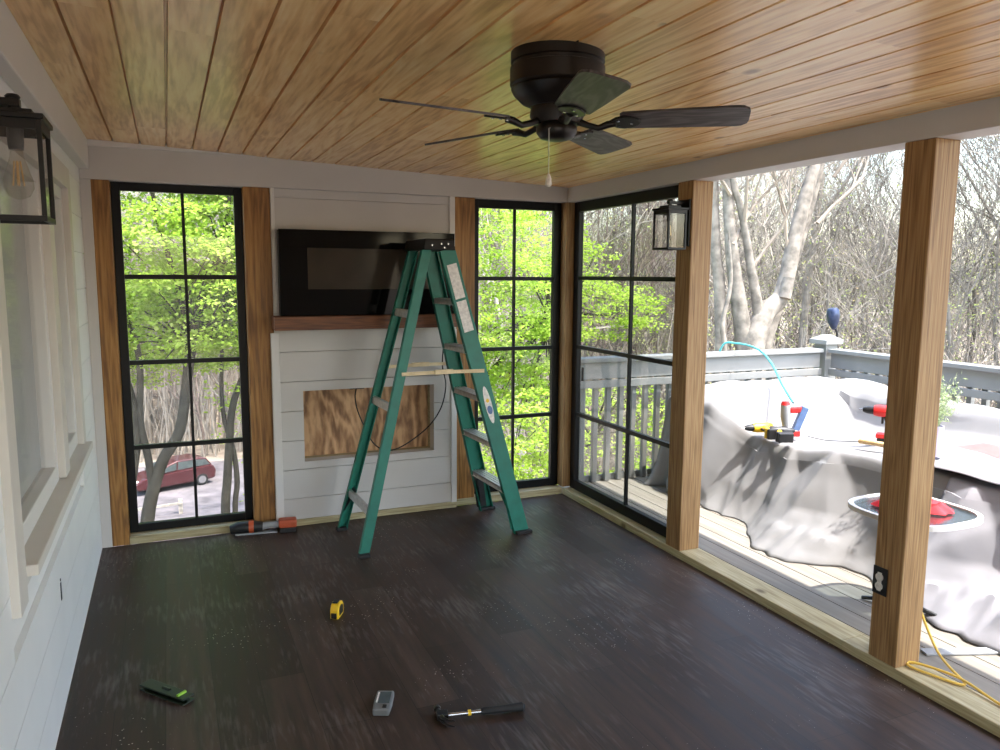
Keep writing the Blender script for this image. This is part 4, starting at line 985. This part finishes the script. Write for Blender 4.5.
# bare trees ------------------------------------------------------------------
def bare_proto(name, m, seed, h, r, depth=4, buds=None):
    rng = random.Random(seed); mb = MB(); tips = []
    d = Vector((rng.gauss(0, .06), rng.gauss(0, .06), 1)).normalized()
    grow(mb, Vector((0, 0, -.3)), d, h * .62, r, depth, rng, tips, .1, .009, .10)
    if buds:
        nt_ = mb
        for tp_ in tips[::2]:
            for k in range(buds):
                q = tp_ + Vector((rng.gauss(0, .22), rng.gauss(0, .22), rng.gauss(0, .22))); a = Vector([rng.gauss(0, 1) for _ in range(3)]).normalized() * .035; b = Vector([rng.gauss(0, 1) for _ in range(3)]).normalized() * .025
                mb.add([q - a, q + b, q + a, q - b], [(0, 1, 2, 3)], 1)
    o = mb.build(name, [m, M['bud']], origin=(0, 0, 0)); o.name = name
    return o
protos = [bare_proto('bare_tree', M['barkp'], 21, 15, .13), bare_proto('bare_tree', M['barkg'], 22, 17, .17), bare_proto('bare_tree', M['barkp'], 23, 12, .09, 4, 3),
          bare_proto('bare_tree', M['barkg'], 24, 14, .12, 4, 4), bare_proto('bare_tree', M['barkb'], 25, 13, .10), bare_proto('bare_tree', M['barkp'], 26, 18, .19)]
used = set(); rng = random.Random(99)
def place_bare(k, x, y, s, label, group, rz=None):
    p = protos[k]
    if k not in used: used.add(k); o = p
    else: o = p.copy(); C.objects.link(o)
    o.location = (x, y, terr(x, y)); o.rotation_euler = (0, 0, rng.uniform(0, 6.28) if rz is None else rz); o.scale = (s, s, s)
    tag(o, label, 'tree', group); return o
kinds = {0: 'pale barked', 1: 'grey barked', 2: 'slender pale, faintly budding', 3: 'grey, budding yellow green', 4: 'thin brown barked', 5: 'tall pale barked'}
zones = [(15, 22, 6, 'woods just behind the deck railing'), (22, 40, 60, 'middle of the woods behind the deck'), (40, 85, 84, 'far slope of the woods')]
for r0, r1, cnt, zn in zones:
    i = 0
    while i < cnt:
        a = R(rng.uniform(-10, 68)); r = rng.uniform(r0, r1); x = math.sin(a) * r + .4; y = math.cos(a) * r - 5
        if r < 22 and (x < 8.2 or y < -1 or R(30) < a < R(54)): continue
        if x < 7 and y < 48: continue
        k = rng.randrange(6)
        place_bare(k, x, y, rng.uniform(.75, 1.2), kinds[k].capitalize() + ' bare tree standing in the ' + zn, kinds[k] + ' trees, ' + zn); i += 1

zn = 'slope beyond the drive'
i = 0
while i < 80:
    a = R(rng.uniform(-16, 16)); r = rng.uniform(54, 92); x = math.sin(a) * r + .4; y = math.cos(a) * r - 5; k = rng.randrange(6)
    place_bare(k, x, y, rng.uniform(.9, 1.35), kinds[k].capitalize() + ' bare tree standing on the ' + zn, kinds[k] + ' trees, ' + zn); i += 1
# the big many-stemmed grey tree behind the rail
t = thing('multi_trunk_tree', 'big grey tree with several leaning trunks just behind the railing', 'tree', (9.4, 5.0, -3.7))
mt = MB()
def ST(pts, rad, dy=0): mt.tube(smoothpath([(x, 5.0 + dy + (z * .03), z) for x, z in pts], 4), np.interp(np.linspace(0, len(pts) - 1, 4 * (len(pts) - 1) + 1), range(len(pts)), rad).tolist(), 10)
ST([(9.3, -3.7), (9.35, -1.5), (9.40, .2), (9.52, .75), (9.72, 1.10), (9.98, 1.30), (10.12, 1.62), (10.25, 2.2), (10.45, 2.9), (10.75, 3.9), (11.1, 5.5)], [.30, .27, .22, .19, .16, .145, .14, .13, .12, .10, .06])
ST([(9.60, .92), (9.50, 1.35), (9.38, 1.8), (9.26, 2.3), (9.12, 2.8), (8.95, 3.3), (8.8, 4.6)], [.11, .085, .075, .065, .055, .05, .03], .02)
ST([(9.40, .35), (9.28, 1.0), (9.12, 1.7), (9.02, 2.3), (8.96, 2.8), (8.8, 4.4)], [.17, .14, .12, .10, .09, .05], .12)
ST([(9.10, -3.7), (9.08, -1), (9.02, .6), (8.95, 1.6), (8.84, 2.4), (8.75, 4.8)], [.15, .12, .105, .095, .085, .04], .3)
ST([(9.7, -3.7), (9.9, -.5), (10.05, .5), (10.35, 1.3), (10.8, 2.4), (11.3, 4.0)], [.16, .13, .11, .09, .07, .04], .35)
ST([(9.98, 1.32), (10.07, 1.66)], [.11, .095], -.12)
ST([(8.7, -3.7), (8.62, .2), (8.55, .9), (8.7, 1.6), (8.62, 2.4)], [.06, .045, .04, .03, .012], -.3)
mt.build('trunks', M['barkg'], t, smooth=True)
bb = MB(); rg = random.Random(8); tips = []
for (x, z, dx) in ((9.2, 2.5, -.3), (9.4, 1.8, .5), (8.9, 3.0, -.5), (10.3, 2.3, .5), (10.5, 3.0, .4), (10.2, 2.0, -.5), (10.8, 2.6, .7), (9.0, 2.2, .6), (10.7, 3.7, -.4), (8.85, 4.0, .3), (11.1, 3.4, .5)):
    grow(bb, Vector((x, 5.1, z)), Vector((dx, rg.uniform(-.5, .3), .9)).normalized(), 2.0, .035, 3, rg, tips, .1, .0045, .16)
bb.build('branches', M['twig'], t)
# brown curved tree at the right edge
t = thing('leaning_tree', 'brown tree with a curved leaning trunk right of the near post', 'tree', (11.2, .6, -3.9))
bt = MB()
bt.tube(smoothpath([(11.9, .0, -3.9), (11.6, .1, -.5), (11.3, .2, .9), (11.1, .3, 1.6), (11.35, .1, 2.25), (11.7, -.1, 3.0), (11.9, -.25, 4.2), (12.0, -.4, 6)], 4), np.interp(np.linspace(0, 7, 29), range(8), [.17, .14, .12, .10, .10, .09, .075, .04]).tolist(), 10)
bt.tube(smoothpath([(11.6, .1, -.6), (11.45, -.4, .6), (11.2, -.5, 1.2), (10.9, .1, 1.9)], 4), np.interp(np.linspace(0, 3, 13), range(4), [.09, .08, .07, .03]).tolist(), 8)
bt.build('trunk', M['barkb'], t, smooth=True)
bb = MB(); rg = random.Random(18); tips = []
for k in range(14):
    z = rg.uniform(1.2, 4.5); grow(bb, Vector((11.1 + (z - 1.6) * .3, .3 - (z - 1.6) * .22, z)), Vector((rg.uniform(-.8, .5), rg.uniform(-.8, .8), rg.uniform(.1, .8))).normalized(), 2.2, .03, 3, rg, tips, .05, .0045, .16)
bb.build('branches', M['barkb'], t)
# undergrowth tangle on the slope
ug = MB(); rg = random.Random(31)
for k in range(4300):
    a = R(rg.uniform(18, 72)); r = rg.uniform(13.5, 34); x = math.sin(a) * r + .4; y = math.cos(a) * r - 5
    if x < 7.6: continue
    z = terr(x, y); h = rg.uniform(1.2, 5.5) * (1 + (r - 13) / 25); p = Vector((x, y, z)); lean = Vector((rg.gauss(0, .45), rg.gauss(0, .45), 1)).normalized()
    pts = [p]; q = p.copy()
    for i in range(4): lean = (lean + Vector((rg.gauss(0, .22), rg.gauss(0, .22), rg.gauss(0, .15)))).normalized(); q = q + lean * h / 4; pts.append(q.copy())
    rr = rg.uniform(.006, .016) * (1 + (r - 13) / 22); ug.tube(pts, [rr, rr * .8, rr * .65, rr * .5, rr * .25], 3, cap=False)
    for kk in range(3):
        b = pts[rg.randrange(1, 4)]; d = Vector((rg.gauss(0, 1), rg.gauss(0, 1), .6)).normalized() * h * .22; ug.tube([b, b + d * .5 + Vector((0, 0, .05)), b + d], [rr * .5, rr * .4, rr * .2], 3, cap=False)
for k in range(1500):
    a = R(rg.uniform(-14, 16)); r = rg.uniform(53, 80); x = math.sin(a) * r + .4; y = math.cos(a) * r - 5
    z = terr(x, y); h = rg.uniform(2.5, 8); q = Vector((x, y, z)); lean = Vector((rg.gauss(0, .12), rg.gauss(0, .12), 1)).normalized(); rr = rg.uniform(.03, .08)
    ug.tube([q, q + lean * h * .5, q + lean * h + Vector((rg.gauss(0, .4), 0, 0))], [rr, rr * .8, rr * .3], 3, cap=False)
o = ug.build('brushwood', M['twig'], origin=(0, 0, -3)); o['kind'] = 'stuff'; tag(o, 'tangle of pale bare brushwood covering the slope under the trees', 'brushwood')
# budding green haze of young leaves on shrubs
V = []
for k in range(2600):
    a = R(rg.uniform(18, 70)); r = rg.uniform(17, 58); x = math.sin(a) * r + .4; y = math.cos(a) * r - 5
    if x < 8: continue
    leaf_cluster(V, None, (x, y, terr(x, y) + rg.uniform(1.0, 2 + r * .24)), 16, .8, .4, .022 + r * .0012, nr)
o = leaf_mesh('young_leaves', V, M['bud'], None, (0, 0, -3)); o['kind'] = 'stuff'; tag(o, 'scattered pale green young leaves hanging among the bare woods', 'leaves')

# ------------------------------------------------------------------ light, sky, camera
w = bpy.data.worlds.new('sky'); scene.world = w; w.use_nodes = True; nt = w.node_tree; bg = nt.nodes['Background']
sky = nt.nodes.new('ShaderNodeTexSky'); sky.sky_type = 'NISHITA'; sky.sun_disc = False; sky.sun_elevation = R(60); sky.sun_rotation = R(165); sky.air_density = 1.3; sky.dust_density = 2.5; sky.ozone_density = 1.0
nt.links.new(sky.outputs[0], bg.inputs[0]); bg.inputs[1].default_value = .26
sl = bpy.data.lights.new('sun', 'SUN'); sl.energy = 2.8; sl.angle = R(.6); sl.color = (1, .95, .88)
so = bpy.data.objects.new('sun', sl); C.objects.link(so)
sd = Vector((.28, -.28, .90)).normalized(); so.rotation_euler = sd.to_track_quat('Z', 'Y').to_euler(); so.location = (2, -8, 12)

cam = bpy.data.cameras.new('camera'); co = bpy.data.objects.new('camera', cam); C.objects.link(co)
yaw, pitch, roll = .4066, .1294, .0065
f = Vector((math.sin(yaw) * math.cos(pitch), math.cos(yaw) * math.cos(pitch), -math.sin(pitch)))
r = Vector((math.cos(yaw), -math.sin(yaw), 0)); u = r.cross(f)
cr, sr_ = math.cos(roll), math.sin(roll); r2 = cr * r + sr_ * u; u2 = -sr_ * r + cr * u
mw = Matrix((r2, u2, -f)).transposed().to_4x4(); mw.translation = Vector((.4398, -5.1443, 1.6814)); co.matrix_world = mw
cam.sensor_width = 36; cam.lens = 768.84 * 36 / 1000; cam.clip_start = .05; cam.clip_end = 400
scene.camera = co
scene.view_settings.view_transform = 'Standard'; scene.view_settings.look = 'None'; scene.view_settings.gamma = 1; scene.view_settings.use_curve_mapping = False
scene.view_settings.exposure = 2.2
scene.cycles.use_denoising = True
scene.cycles.max_bounces = 12; scene.cycles.diffuse_bounces = 6; scene.cycles.transparent_max_bounces = 24
for o in C.objects:
    if 'label' in o.keys() and o['label'][:1].isupper(): o['label'] = o['label'][0].lower() + o['label'][1:]
